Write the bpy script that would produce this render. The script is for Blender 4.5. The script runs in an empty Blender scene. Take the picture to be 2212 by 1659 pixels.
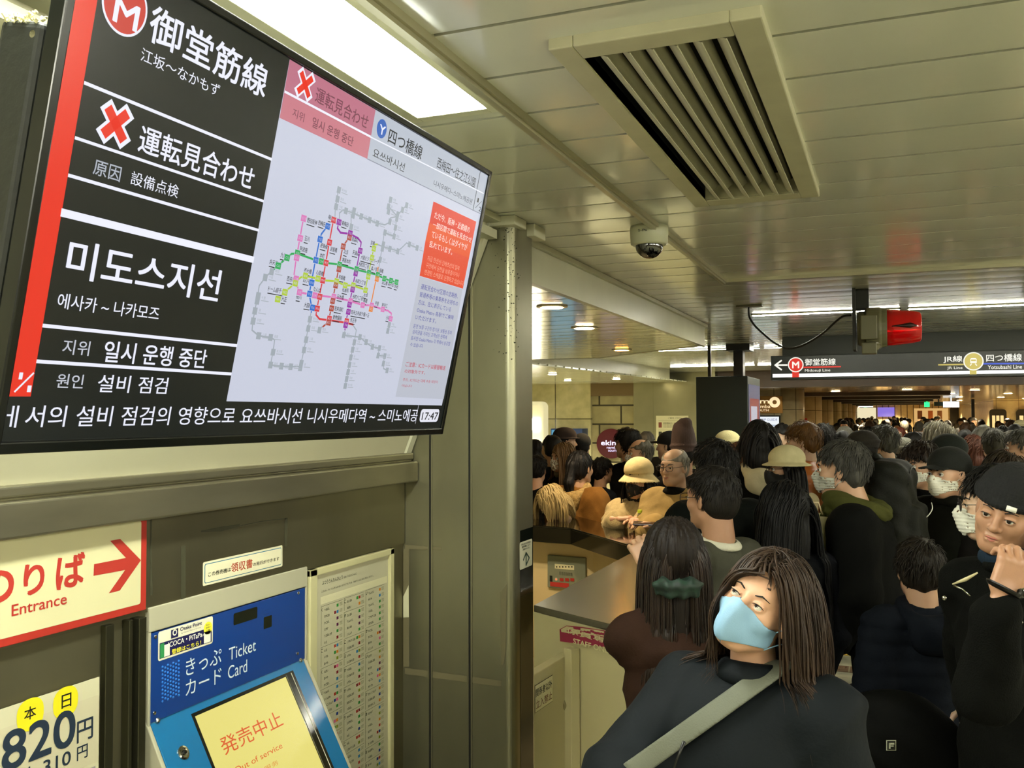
import bpy, math, random
import numpy as np
import openvdb as vdb
from mathutils import Vector, Matrix
random.seed(7); RNG = np.random.default_rng(7)
SC = bpy.context.scene
COL = SC.collection
V3 = lambda *a: np.array(a, float)

# ------------------------------------------------------------------ camera
FPX, YAW, PIT, ROL, CH = 2018.4, -.38296, .032776, -.0027, 1.9
CF = V3(math.sin(YAW)*math.cos(PIT), math.cos(YAW)*math.cos(PIT), math.sin(PIT))
_r = V3(math.cos(YAW), -math.sin(YAW), 0); _u = np.cross(_r, CF)
CR = _r*math.cos(ROL)+_u*math.sin(ROL); CU = -_r*math.sin(ROL)+_u*math.cos(ROL)
CAM = V3(0, 0, CH)
def ray(x, y): return CF+CR*(x-1106)/FPX-CU*(y-829.5)/FPX
def onz(x, y, z): d = ray(x, y); return CAM+d*(z-CH)/d[2]
def onx(x, y, X): d = ray(x, y); return CAM+d*X/d[0]
def ony(x, y, Y): d = ray(x, y); return CAM+d*Y/d[1]
def at(x, y, D): return CAM+ray(x, y)*D
cd = bpy.data.cameras.new('camera'); cam = bpy.data.objects.new('camera', cd); COL.objects.link(cam)
cd.sensor_width = 36; cd.lens = FPX/2212*36; cd.clip_end = 300; cd.clip_start = .05
cam.matrix_world = Matrix(((CR[0], CU[0], -CF[0], 0), (CR[1], CU[1], -CF[1], 0), (CR[2], CU[2], -CF[2], CH), (0, 0, 0, 1)))
SC.camera = cam
# ------------------------------------------------------------------ world and exposure
w = bpy.data.worlds.new('world'); SC.world = w; w.use_nodes = True
w.node_tree.nodes['Background'].inputs[0].default_value = (.75, .72, .5, 1)
w.node_tree.nodes['Background'].inputs[1].default_value = .05
SC.view_settings.view_transform = 'Standard'; SC.view_settings.look = 'None'
SC.view_settings.gamma = 1; SC.view_settings.use_curve_mapping = False
SC.view_settings.exposure = 1.32
TUBE_E, PANEL_E, DOWN_E, SCREEN_E = 60.0, 60.0, 30.0, 0.35

# ------------------------------------------------------------------ materials
def hexl(h):
    h = h.lstrip('#'); c = [int(h[i:i+2], 16)/255 for i in (0, 2, 4)]
    return tuple(((x+.055)/1.055)**2.4 if x > .04045 else x/12.92 for x in c)+(1,)
MATS = {}
def mat(name, col='#808080', rough=.5, metal=0., emit=0., spec=.5, coat=0., noise=0., nscale=8., stretch=(1, 1, 1),
        bump=0., bscale=60., trans=0., sss=0., col2=None, wave=None, rnoise=0., ior=1.45):
    if name in MATS: return MATS[name]
    m = bpy.data.materials.new(name); m.use_nodes = True; nt = m.node_tree; b = nt.nodes['Principled BSDF']
    c = hexl(col) if isinstance(col, str) else col
    b.inputs['Base Color'].default_value = c; b.inputs['Roughness'].default_value = rough
    b.inputs['Metallic'].default_value = metal; b.inputs['Specular IOR Level'].default_value = spec
    b.inputs['Coat Weight'].default_value = coat; b.inputs['Coat Roughness'].default_value = .08
    b.inputs['IOR'].default_value = ior
    if trans: b.inputs['Transmission Weight'].default_value = trans
    if sss:
        b.inputs['Subsurface Weight'].default_value = sss; b.inputs['Subsurface Radius'].default_value = (.012, .004, .002)
        b.inputs['Subsurface Scale'].default_value = 1.
    if emit:
        b.inputs['Emission Color'].default_value = c; b.inputs['Emission Strength'].default_value = emit
    L = nt.links
    if noise or bump or wave or rnoise:
        tc = nt.nodes.new('ShaderNodeTexCoord'); mp = nt.nodes.new('ShaderNodeMapping')
        L.new(tc.outputs['Object'], mp.inputs[0]); mp.inputs['Scale'].default_value = stretch
    if noise:
        n = nt.nodes.new('ShaderNodeTexNoise'); n.inputs['Scale'].default_value = nscale; n.inputs['Detail'].default_value = 5
        L.new(mp.outputs[0], n.inputs['Vector'])
        r = nt.nodes.new('ShaderNodeValToRGB'); r.color_ramp.elements[0].position = .3; r.color_ramp.elements[1].position = .7
        c2 = hexl(col2) if col2 else tuple(x*(1-noise) for x in c[:3])+(1,)
        r.color_ramp.elements[0].color = c2; r.color_ramp.elements[1].color = c
        L.new(n.outputs['Fac'], r.inputs[0]); L.new(r.outputs[0], b.inputs['Base Color'])
    if rnoise:
        n2 = nt.nodes.new('ShaderNodeTexNoise'); n2.inputs['Scale'].default_value = nscale*.7; n2.inputs['Detail'].default_value = 6
        L.new(mp.outputs[0], n2.inputs['Vector'])
        mr = nt.nodes.new('ShaderNodeMapRange'); mr.inputs['To Min'].default_value = max(rough-rnoise, .03); mr.inputs['To Max'].default_value = rough+rnoise
        L.new(n2.outputs['Fac'], mr.inputs['Value']); L.new(mr.outputs[0], b.inputs['Roughness'])
    if bump or wave:
        bp = nt.nodes.new('ShaderNodeBump'); bp.inputs['Strength'].default_value = bump or .5; bp.inputs['Distance'].default_value = .004
        if wave:
            wv = nt.nodes.new('ShaderNodeTexWave'); wv.bands_direction = wave[0]; wv.inputs['Scale'].default_value = wave[1]
            wv.inputs['Distortion'].default_value = wave[2]
            L.new(mp.outputs[0], wv.inputs['Vector']); L.new(wv.outputs['Fac'], bp.inputs['Height'])
        else:
            n3 = nt.nodes.new('ShaderNodeTexNoise'); n3.inputs['Scale'].default_value = bscale; n3.inputs['Detail'].default_value = 3
            L.new(mp.outputs[0], n3.inputs['Vector']); L.new(n3.outputs['Fac'], bp.inputs['Height'])
        L.new(bp.outputs[0], b.inputs['Normal'])
    MATS[name] = m; return m
def emat(col, e=1.):
    "a glowing colour of a lit screen or sign"
    n = 'lit_'+col.lstrip('#')+'_%g' % e
    if n in MATS: return MATS[n]
    m = bpy.data.materials.new(n); m.use_nodes = True; b = m.node_tree.nodes['Principled BSDF']
    c = hexl(col); b.inputs['Base Color'].default_value = (.01, .01, .01, 1); b.inputs['Roughness'].default_value = .27
    b.inputs['Specular IOR Level'].default_value = .42
    b.inputs['Emission Color'].default_value = c; b.inputs['Emission Strength'].default_value = e*SCREEN_E
    MATS[n] = m; return m
def pmat(col):
    "a printed colour"
    return mat('print_'+col.lstrip('#'), col, rough=.45)
def tile_mat(name, col, mortar, sx, sy, gap, axis='XZ', rough=.25, vary=.12, offset=0., spec=.5):
    m = bpy.data.materials.new(name); m.use_nodes = True; nt = m.node_tree; b = nt.nodes['Principled BSDF']; L = nt.links
    tc = nt.nodes.new('ShaderNodeTexCoord'); sp = nt.nodes.new('ShaderNodeSeparateXYZ'); cb = nt.nodes.new('ShaderNodeCombineXYZ')
    L.new(tc.outputs['Object'], sp.inputs[0]); L.new(sp.outputs[axis[0]], cb.inputs[0]); L.new(sp.outputs[axis[1]], cb.inputs[1])
    br = nt.nodes.new('ShaderNodeTexBrick'); L.new(cb.outputs[0], br.inputs['Vector'])
    br.inputs['Scale'].default_value = 1; br.inputs['Brick Width'].default_value = sx; br.inputs['Row Height'].default_value = sy
    br.inputs['Mortar Size'].default_value = gap; br.inputs['Mortar Smooth'].default_value = .1; br.offset = offset
    c = hexl(col); br.inputs['Color1'].default_value = c; br.inputs['Color2'].default_value = tuple(x*(1-vary) for x in c[:3])+(1,)
    br.inputs['Mortar'].default_value = hexl(mortar)
    nz = nt.nodes.new('ShaderNodeTexNoise'); nz.inputs['Scale'].default_value = 5; nz.inputs['Detail'].default_value = 8; L.new(tc.outputs['Object'], nz.inputs[0])
    mx = nt.nodes.new('ShaderNodeMixRGB'); mx.blend_type = 'OVERLAY'; mx.inputs[0].default_value = .35
    L.new(br.outputs['Color'], mx.inputs[1]); L.new(nz.outputs['Fac'], mx.inputs[2]); L.new(mx.outputs[0], b.inputs['Base Color'])
    b.inputs['Roughness'].default_value = rough; b.inputs['Specular IOR Level'].default_value = spec
    MATS[name] = m; return m

# ------------------------------------------------------------------ objects
WL = {}
def tag(o, label=None, cat=None, group=None, kind=None):
    if label: o['label'] = label
    if cat: o['category'] = cat
    if group: o['group'] = group
    if kind: o['kind'] = kind
    return o
def thing(name, label, cat, loc=(0, 0, 0), rz=0., group=None):
    o = bpy.data.objects.new(name, None); COL.objects.link(o); o.empty_display_size = .1
    o.location = loc; o.rotation_euler = (0, 0, rz); WL[o.name] = np.array(loc, float)
    return tag(o, label, cat, group)
def link(name, me, parent=None, smooth=None):
    o = bpy.data.objects.new(name, me); COL.objects.link(o)
    if parent is not None: o.parent = parent
    if smooth is not None:
        me.shade_smooth() if smooth else me.shade_flat()
    return o
class MB:
    "mesh collector; vertices in world coordinates, shifted to the parent's origin when built"
    def __init__(s): s.v = []; s.f = []; s.mi = []; s.m = []; s.cur = 0
    def use(s, m):
        if m not in s.m: s.m.append(m)
        s.cur = s.m.index(m); return s
    def add(s, v, f):
        n = len(s.v); s.v += [tuple(float(c) for c in p) for p in v]; s.f += [tuple(n+i for i in q) for q in f]; s.mi += [s.cur]*len(f); return s
    def box(s, a, b, rz=0., c=None):
        x0, y0, z0 = [min(p, q) for p, q in zip(a, b)]; x1, y1, z1 = [max(p, q) for p, q in zip(a, b)]
        v = [(x0, y0, z0), (x1, y0, z0), (x1, y1, z0), (x0, y1, z0), (x0, y0, z1), (x1, y0, z1), (x1, y1, z1), (x0, y1, z1)]
        if rz:
            cx, cy = c if c else ((x0+x1)/2, (y0+y1)/2); k, q = math.cos(rz), math.sin(rz)
            v = [(cx+(x-cx)*k-(y-cy)*q, cy+(x-cx)*q+(y-cy)*k, z) for x, y, z in v]
        return s.add(v, [(0, 3, 2, 1), (4, 5, 6, 7), (0, 1, 5, 4), (1, 2, 6, 5), (2, 3, 7, 6), (3, 0, 4, 7)])
    def prism(s, poly, z0, z1):
        n = len(poly); v = [(x, y, z0) for x, y in poly]+[(x, y, z1) for x, y in poly]
        return s.add(v, [tuple(range(n-1, -1, -1)), tuple(range(n, 2*n))]+[(i, (i+1) % n, n+(i+1) % n, n+i) for i in range(n)])
    def hexa(s, q, d):
        "slab: four points q and the vector d to the other face"
        q = [np.array(p, float) for p in q]; d = np.array(d, float)
        return s.add(q+[p+d for p in q], [(0, 1, 2, 3), (7, 6, 5, 4), (0, 4, 5, 1), (1, 5, 6, 2), (2, 6, 7, 3), (3, 7, 4, 0)])
    def tube(s, pts, r, n=8, flat=1., cap=True, closed=False):
        pts = [np.array(p, float) for p in pts]; N = len(pts); r = r if hasattr(r, '__len__') else [r]*N
        v = []; ref = None
        for i, p in enumerate(pts):
            t = pts[(i+1) % N]-pts[i-1] if closed else pts[min(i+1, N-1)]-pts[max(i-1, 0)]
            t = t/(np.linalg.norm(t)+1e-12)
            if ref is None: ref = np.cross(t, V3(0, 0, 1) if abs(t[2]) < .9 else V3(1, 0, 0))
            a = ref-t*(ref@t); a /= np.linalg.norm(a)+1e-12; ref = a; b = np.cross(t, a)
            for k in range(n):
                th = 2*math.pi*k/n; v.append(p+r[i]*(a*math.cos(th)+b*math.sin(th)*flat))
        f = [(i*n+k, i*n+(k+1) % n, ((i+1) % N)*n+(k+1) % n, ((i+1) % N)*n+k) for i in range(N if closed else N-1) for k in range(n)]
        if cap and not closed: f += [tuple(range(n-1, -1, -1)), tuple((N-1)*n+k for k in range(n))]
        return s.add(v, f)
    def lathe(s, c, prof, n=32, axis=(0, 0, 1), sy=1.):
        ax = np.array(axis, float); ax /= np.linalg.norm(ax); a = np.cross(ax, V3(0, 0, 1) if abs(ax[2]) < .9 else V3(1, 0, 0)); a /= np.linalg.norm(a); b = np.cross(ax, a)
        c = np.array(c, float); v = [c+ax*h+r*(a*math.cos(2*math.pi*k/n)+b*math.sin(2*math.pi*k/n)*sy) for r, h in prof for k in range(n)]
        m = len(prof); f = [(i*n+k, i*n+(k+1) % n, (i+1)*n+(k+1) % n, (i+1)*n+k) for i in range(m-1) for k in range(n)]
        f += [tuple(range(n-1, -1, -1)), tuple((m-1)*n+k for k in range(n))]
        return s.add(v, f)
    def build(s, name, parent=None, m=None, bevel=0., smooth=False, local=False, seg=2):
        off = V3(0, 0, 0) if (parent is None or local) else WL.get(parent.name, V3(0, 0, 0))
        me = bpy.data.meshes.new(name); me.from_pydata([(x-off[0], y-off[1], z-off[2]) for x, y, z in s.v], [], s.f)
        if m is not None: me.materials.append(m)
        else:
            for q in s.m: me.materials.append(q)
            me.polygons.foreach_set('material_index', s.mi)
        me.validate(); o = link(name, me, parent, smooth)
        WL[o.name] = off
        if smooth == 'auto': pass
        if bevel:
            b = o.modifiers.new('bevel', 'BEVEL'); b.width = bevel; b.segments = seg; b.limit_method = 'ANGLE'; b.harden_normals = False
        return o
def struct(name, mb, m=None, **k):
    o = mb.build(name, None, m, **k); o['kind'] = 'structure'; return o

# ------------------------------------------------------------------ writing and flat graphics
_cu = bpy.data.curves.new('type', 'FONT'); _to = bpy.data.objects.new('type', _cu); COL.objects.link(_to)
TXT = {}
def glyphs(s, bold=0., res=3, italic=0.):
    k = (s, bold, res, italic)
    if k not in TXT:
        _cu.body = s; _cu.offset = bold; _cu.resolution_u = res; _cu.shear = italic; _cu.size = 1; _cu.fill_mode = 'FRONT'
        dg = bpy.context.evaluated_depsgraph_get(); me = bpy.data.meshes.new_from_object(_to.evaluated_get(dg))
        v = np.array([q.co[:2] for q in me.vertices]); f = [tuple(p.vertices) for p in me.polygons]
        if not len(v): v = np.zeros((1, 2)); f = []
        lo, hi = v.min(0), v.max(0); TXT[k] = ((v-lo)/np.maximum(hi-lo, 1e-6), f, (hi-lo)); bpy.data.meshes.remove(me)
    return TXT[k]
class Plane:
    def __init__(s, O, U, V):
        s.O = np.array(O, float); s.U = np.array(U, float)/np.linalg.norm(U); V = np.array(V, float)
        V = V-s.U*(V@s.U); s.V = V/np.linalg.norm(V); s.N = np.cross(s.U, s.V)
    def hit(s, x, y): d = ray(x, y); return CAM+d*((s.O-CAM)@s.N)/(d@s.N)
    def uv(s, x, y): p = s.hit(x, y)-s.O; return (p@s.U, p@s.V)
    def w(s, u, v, off=0.): return s.O+s.U*u+s.V*v+s.N*off
class Gfx:
    "flat print or display built as thin layers on a plane; pixel points are put on the real plane by the camera ray"
    def __init__(s, pl, tf=None, base=.0004, step=.0004): s.p = pl; s.mb = MB(); s.tf = tf; s.b = base; s.s = step
    def q(s, P):
        if s.tf: P = s.tf(*P)
        return s.p.uv(*P)
    def uvpoly(s, uv, m, l=0): s.mb.use(m); s.mb.add([s.p.w(u, v, s.b+l*s.s) for u, v in uv], [tuple(range(len(uv)))]); return s
    def poly(s, P, m, l=0): return s.uvpoly([s.q(p) for p in P], m, l)
    def rect(s, u0, v0, u1, v1, m, l=0): return s.uvpoly([(u0, v0), (u1, v0), (u1, v1), (u0, v1)], m, l)
    def prect(s, A, B, m, l=0): (a, b), (c, d) = s.q(A), s.q(B); return s.rect(min(a, c), min(b, d), max(a, c), max(b, d), m, l)
    def rrect(s, u0, v0, u1, v1, r, m, l=0):
        pts = []
        for cx, cy, a0 in ((u1-r, v1-r, 0), (u0+r, v1-r, 90), (u0+r, v0+r, 180), (u1-r, v0+r, 270)):
            for k in range(5): a = math.radians(a0+22.5*k); pts.append((cx+r*math.cos(a), cy+r*math.sin(a)))
        return s.uvpoly(pts, m, l)
    def disc(s, P, r, m, l=0, n=32, uv=False, sx=1.):
        u, v = P if uv else s.q(P); return s.uvpoly([(u+sx*r*math.cos(2*math.pi*k/n), v+r*math.sin(2*math.pi*k/n)) for k in range(n)], m, l)
    def line(s, P, w_, m, l=0, uv=False):
        q = [np.array(p) if uv else np.array(s.q(p)) for p in P]
        for a, b in zip(q[:-1], q[1:]):
            d = b-a; L = np.linalg.norm(d)
            if L < 1e-6: continue
            d /= L; n = np.array((-d[1], d[0]))*w_/2; e = d*w_*.3
            s.uvpoly([a-n-e, b-n+e, b+n+e, a+n-e], m, l)
        return s
    def text(s, t, bl, br, tl, m, l=2, bold=0., res=3, uv=False, italic=0.):
        a, b, c = [p if uv else s.q(p) for p in (bl, br, tl)]
        return s.tbox(t, a[0], a[1], b[0], c[1], m, l, bold, res, italic)
    def tbox(s, t, u0, v0, u1, v1, m, l=2, bold=0., res=3, italic=0.):
        v, f, d = glyphs(t, 0, res, italic); s.mb.use(m); h = v1-v0; e = bold*h*.55/max(d[1], .3)
        for i, (a, b) in enumerate(((0, 0), (-1, -.6), (1, .6), (-.7, 1), (.7, -1)) if bold else ((0, 0),)):
            s.mb.add([s.p.w(u0+(u1-u0)*x+a*e, v0+h*y+b*e, s.b+l*s.s+i*s.s*.1) for x, y in v], f)
        return s
    def tline(s, t, u, v, h, m, l=2, bold=0., res=2, sx=1., right=False):
        _, _, d = glyphs(t, 0, res); wd = d[0]/max(d[1], 1e-6)*h*sx
        if right: u -= wd
        return s.tbox(t, u, v, u+wd, v+h, m, l, bold, res)
    def build(s, name, parent=None): return s.mb.build(name, parent)
# ================================================================== materials of the place
CEIL = 2.8; LOW = 2.59
M_ceil = mat('ceiling_enamel', '#d5d6c6', rough=.15, spec=.55, coat=.35, noise=.06, nscale=2, rnoise=.06)
M_trim = mat('cream_trim', '#bdbca2', rough=.35, noise=.08, nscale=6)
M_grille = mat('cream_grille', '#b9b698', rough=.45, noise=.12, nscale=9)
M_dark = mat('duct_dark', '#10130f', rough=.7)
M_gap = mat('seam_dark', '#12120c', rough=.8)
M_steel = mat('brushed_steel', '#96937a', rough=.36, metal=.85, noise=.22, nscale=3, stretch=(1, 1, .5), rnoise=.10)
M_steelw = mat('brushed_steel_panel', '#858066', rough=.34, metal=.85, noise=.2, nscale=2.4, stretch=(1, 1, .4), rnoise=.09)
M_steelc = mat('counter_steel', '#86827a', rough=.2, metal=.95, noise=.12, nscale=30, stretch=(.3, 6, 1), rnoise=.05)
M_black = mat('black_plastic', '#0b0d0b', rough=.35)
M_blackgl = mat('black_gloss', '#040403', rough=.07, spec=.6, coat=.3)
M_cream = mat('cream_paint', '#bdb48a', rough=.42, noise=.08, nscale=4)
M_white = mat('white_panel', '#d6d2b4', rough=.4, noise=.05, nscale=3)
M_brown = mat('bulkhead_brown', '#5d4a3a', rough=.35)
M_chrome = mat('chrome', '#b9b7a8', rough=.15, metal=1)
# ------------------------------------------------------------------ floor
M_floor = tile_mat('floor_stone', '#9a9880', '#7c7860', .6, .6, .006, 'XY', rough=.35, vary=.1, spec=.35)
struct('floor', MB().box((-9, -7, -.1), (9, 92, 0)), M_floor)
struct('trim_1', MB().box((-9, 7.35, 0), (9, 7.52, .003)), tile_mat('floor_brown', '#6f5a45', '#8d8466', .3, .6, .006, 'XY'))
yl = MB().box((-9, 7.86, 0), (9, 8.17, .004))
for k in range(4): yl.box((-9, 7.90+k*.066, .004), (9, 7.925+k*.066, .009))
struct('trim_2', yl, mat('tactile_yellow', '#d9b63a', rough=.5))
# ------------------------------------------------------------------ panelled ceiling, every panel a real strip with a seam
def panels(name, y0, y1, pitch, z, xr, holes=(), gap=.015, y_seam=0.):
    mb = MB(); y = y0-((y0-y_seam) % pitch)
    while y < y1:
        A, B = max(y, y0)+gap/2, min(y+pitch, y1)-gap/2; y += pitch
        if B-A < .02: continue
        cuts = [A]+sorted(h for hh in holes for h in (hh[1], hh[3]) if A < h < B)+[B]
        for a, b in zip(cuts[:-1], cuts[1:]):
            if b-a < .004: continue
            m_ = (a+b)/2; segs = [xr(m_)]
            for (hx0, hy0, hx1, hy1) in holes:
                if not hy0 < m_ < hy1: continue
                segs = [q for s0, s1 in segs for q in ((s0, min(s1, hx0)), (max(s0, hx1), s1)) if q[1]-q[0] > .001]
            ea, eb = (.012 if a == A else 0), (.012 if b == B else 0); w_ = B-A
            ks = [k/6 for k in range(1, 6)]
            pr = ([(a+.004, .02), (a, .0), (a+.012, -.0002)] if ea else [(a, -.0008*math.sin(math.pi*(a-A)/w_))])
            pr += [(A+w_*t, -.0008*math.sin(math.pi*t)) for t in ks if a+ea+.002 < A+w_*t < b-eb-.002]
            pr += ([(b-.012, -.0002), (b, .0), (b-.004, .02)] if eb else [(b, -.0008*math.sin(math.pi*(b-A)/w_))])
            for s0, s1 in segs:
                v = [(s0, p, z+q) for p, q in pr]+[(s1, p, z+q) for p, q in pr]; m = len(pr)
                mb.add(v, [(i, i+1, m+i+1, m+i) for i in range(m-1)]+[tuple(range(m-1, -1, -1)), tuple(range(m, 2*m))])
    return mb
P_ = .3105
VH = (-.72, 2.10, -.26, 3.90); LH = (-1.295, .9, -1.07, 2.465)
struct('ceiling', panels('c', -6, 19.9, P_, CEIL, lambda y: (-2.2 if y < 4.5 else (-1.70 if y < 9.4 else -6.0), 8.0), [VH, LH], y_seam=2.8935-.0), M_ceil)
struct('ceiling_2', MB().box((-9, -7, CEIL+.05), (VH[0], 20.2, CEIL+.1)).box((VH[2], -7, CEIL+.05), (9, 20.2, CEIL+.1))
       .box((VH[0], -7, CEIL+.05), (VH[2], VH[1], CEIL+.1)).box((VH[0], VH[3], CEIL+.05), (VH[2], 20.2, CEIL+.1)), M_gap)
# lower ceiling behind the soffit (left), then the second lower ceiling beyond
low = panels('l', 4.46, 9.38, P_, LOW, lambda y: (-6, -1.72)); lo2 = MB()
y = 9.38
while y < 11.0:
    xr_ = -1.72-(y-9.38)*.93; y2 = min(y+P_-.012, 11.0)
    lo2.add([(-6, y, LOW), (xr_, y, LOW), (xr_-(y2-y)*.93, y2, LOW), (-6, y2, LOW), (-6, y, LOW+.02), (xr_, y, LOW+.02), (xr_-(y2-y)*.93, y2, LOW+.02), (-6, y2, LOW+.02)],
            [(0, 1, 2, 3), (4, 7, 6, 5), (0, 4, 5, 1), (1, 5, 6, 2), (2, 6, 7, 3)]); y += P_
low.add(lo2.v, lo2.f)
struct('ceiling_3', low, M_ceil)
struct('ceiling_4', MB().prism([(-6, 4.46), (-1.73, 4.46), (-1.73, 9.38), (-3.24, 11.0), (-6, 11.0)], LOW+.03, LOW+.06), M_gap)
s1 = MB().box((-1.73, 4.30, LOW-.004), (-1.70, 9.395, CEIL-.002)).box((-1.72, 4.30, CEIL-.03), (-1.672, 9.42, CEIL-.003)).box((-1.732, 4.30, LOW-.012), (-1.692, 9.40, LOW))
s1.add([(-1.70, 9.38, LOW-.004), (-3.24, 11.0, LOW-.004), (-3.24, 11.0, CEIL), (-1.70, 9.38, CEIL), (-1.73, 9.35, LOW-.004), (-3.27, 10.97, LOW-.004), (-3.27, 10.97, CEIL), (-1.73, 9.35, CEIL)],
       [(0, 1, 2, 3), (7, 6, 5, 4), (0, 4, 5, 1)])
s1.box((-6, 10.97, LOW-.004), (-3.2, 11.0, CEIL))
struct('trim_3', s1, M_trim)
struct('ceiling_5', panels('l2', 11.8, 20.2, P_, LOW, lambda y: (-8.4, -4.5+(y-11.8)*.06)), M_ceil)
s2 = MB().add([(-4.53, 11.8, LOW-.003), (-4.09, 18.65, LOW-.003), (-4.09, 18.65, CEIL), (-4.53, 11.8, CEIL), (-4.57, 11.8, LOW-.003), (-4.13, 18.65, LOW-.003), (-4.13, 18.65, CEIL), (-4.57, 11.8, CEIL)],
              [(0, 1, 2, 3), (7, 6, 5, 4), (0, 4, 5, 1), (0, 3, 7, 4), (1, 5, 6, 2)])
s2.box((-8.4, 11.8, LOW-.003), (-4.5, 11.84, CEIL)).box((-8.4, 18.63, LOW-.003), (-4.09, 18.67, CEIL))
struct('trim_4', s2, M_trim)
# slim ceiling rail round the raised bay: along the wall side, then across
r1 = MB().box((-1.035, -6, CEIL-.022), (-.99, 6.33, CEIL+.004)).box((-1.022, -6, CEIL-.034), (-1.0, 6.31, CEIL-.02))
r1.box((-1.035, 6.285, CEIL-.022), (8, 6.33, CEIL+.004))
struct('trim_5', r1, mat('rail_aluminium', '#a9a588', rough=.3, metal=.4))
# ------------------------------------------------------------------ walls of the bay (behind and to the right of the camera too)
struct('wall_back', MB().box((-3, -6.2, 0), (8.2, -6, 2.85)), tile_mat('tile_back', '#8f8870', '#4d4938', .9, .6, .006, 'XZ'))
struct('wall_right', MB().box((8, -6, 0), (8.2, 20.6, 2.85)), tile_mat('tile_right', '#9a927a', '#4d4938', .9, .6, .006, 'YZ'))
struct('wall_left', MB().box((-2.30, -6, 0), (-2.135, 3.95, 1.60)).box((-2.30, -6, 1.6), (-2.16, 3.95, CEIL)), M_steelw)
# steel column at the end of the machine wall
cm = MB(); pts = [(-2.30, 3.92)]+[(-1.61+.04*math.sin(a), 3.96-.04*math.cos(a)) for a in np.linspace(0, math.pi/2, 9)]+[(-1.57, 4.155), (-2.30, 4.155)]
cm.prism(pts, 0, CEIL-.02)
for x in (-1.991, -1.789):
    for d in (-.009, .009): cm.box((x+d-.004, 3.914, 0), (x+d+.004, 3.921, CEIL-.03))
col_o = struct('wall_column', cm, M_steel)
sm = MB()
for x in (-1.991, -1.789): sm.box((x-.0045, 3.9165, 0), (x+.0045, 3.9195, CEIL-.03))
struct('trim_6', sm, M_gap)
struct('trim_7', MB().box((-2.16, 3.875, CEIL-.045), (-1.545, 4.02, CEIL-.002)).box((-1.60, 4.09, CEIL-.06), (-1.53, 4.24, CEIL-.002)), M_trim, bevel=.004)
struct('trim_8', MB().box((-1.5695, 3.99, 0), (-1.5685, 4.153, 1.37)), mat('dark_reflection', '#0d120e', rough=.12, spec=.7))  # thin dark sheet painting in the steel's dark reflection, lower column side
# the booth's own wall behind the column (left of the opening), then the far tiled wall
struct('wall_booth', MB().box((-6.2, 4.155, 0), (-1.9, 4.2, LOW)), M_cream)
struct('wall_side', MB().box((-8.6, 4.1, 0), (-8.4, 20.4, CEIL)).box((-6.2, 4.2, 0), (-6.0, 11.8, CEIL)), tile_mat('tile_side', '#b9b189', '#5a553c', 1.1, .75, .01, 'YZ'))
M_tileA = tile_mat('tile_large', '#c2ba90', '#57523a', 1.0, .9, .012, 'XZ', rough=.14)
M_tileB = tile_mat('tile_running', '#a39a74', '#3b3526', 1.0, .42, .02, 'XZ', rough=.3, offset=.5)
M_tileC = mat('glossy_metal_wall', '#b5b08c', rough=.16, metal=.5, noise=.15, nscale=2, rnoise=.06)
xa = ony(1276, 900, 20)[0]; xb = ony(1370, 900, 20)[0]; xc = -3.4
struct('wall_far', MB().box((-8.6, 20.0, 0), (xa, 20.3, CEIL)), M_tileA)
struct('wall_niche', MB().box((xa, 20.12, 0), (xb, 20.3, CEIL)), M_tileB)
struct('trim_9', MB().box((xa, 20.0, ony(1300, 855, 20)[2]), (xb, 20.12, CEIL)), mat('niche_header', '#6d5a3c', rough=.5))
struct('wall_metal', MB().box((xb, 19.95, 0), (xc, 20.3, CEIL)).box((xb+.42, 19.935, 0), (xb+.44, 19.95, CEIL)), M_tileC)
# ------------------------------------------------------------------ the hall beyond: bulkhead, lower brown ceiling, piers, side walls, end
FC = 2.46
struct('trim_10', MB().box((-3.6, 20.3, FC), (8.2, 20.8, CEIL+.05)), M_brown)
M_bceil = mat('brown_gloss_ceiling', '#6b543c', rough=.16, spec=.6, coat=.3, noise=.25, nscale=1.5, stretch=(1, .2, 1))
struct('ceiling_6', panels('f', 20.8, 88, .62, FC, lambda y: (-6, 8.2), gap=.03), M_bceil)
bm_ = MB()
for y in (26, 32.5, 39, 46, 54, 63): bm_.box((-3, y, FC-.09), (1.2+.01*y, y+.9, FC+.02))
struct('trim_11', bm_, mat('beam_dark', '#2d2119', rough=.4))
M_pier = tile_mat('pier_stone', '#cbb78c', '#5f523b', .5, 1.0, .008, 'XZ', rough=.3)
pm = MB()
for y in (22.9, 29.1, 35.2, 41.4, 47.6, 54, 60, 66): pm.lathe((-2.13, y, 0), [(.30, 0), (.30, FC)], 32)
struct('wall_piers', pm, M_pier, smooth=True)
struct('wall_hall_left', MB().box((-3.6, 22.7, 0), (-2.3, 22.8, FC)).box((-2.5, 22.8, 0), (-2.35, 88, FC)), M_pier)
struct('wall_hall_right', MB().box((3.9, 42.0, 0), (9, 42.3, FC)).box((3.9, 42.3, 0), (4.1, 88, FC)).box((8.2, 20.8, 0), (8.4, 42, FC)), tile_mat('hall_cream', '#d8bf8a', '#8b7850', .8, 1.2, .01, 'XZ', rough=.25))
struct('wall_hall_end', MB().box((-6, 86, 0), (9, 86.3, FC)), mat('hall_end', '#b9ad92', rough=.5))
struct('wall_shopfront', MB().box((-.9, 62, 0), (9, 62.2, FC)), tile_mat('shop_cream', '#c7ad7a', '#6a5637', .35, 3, .03, 'XZ', rough=.4))

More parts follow.
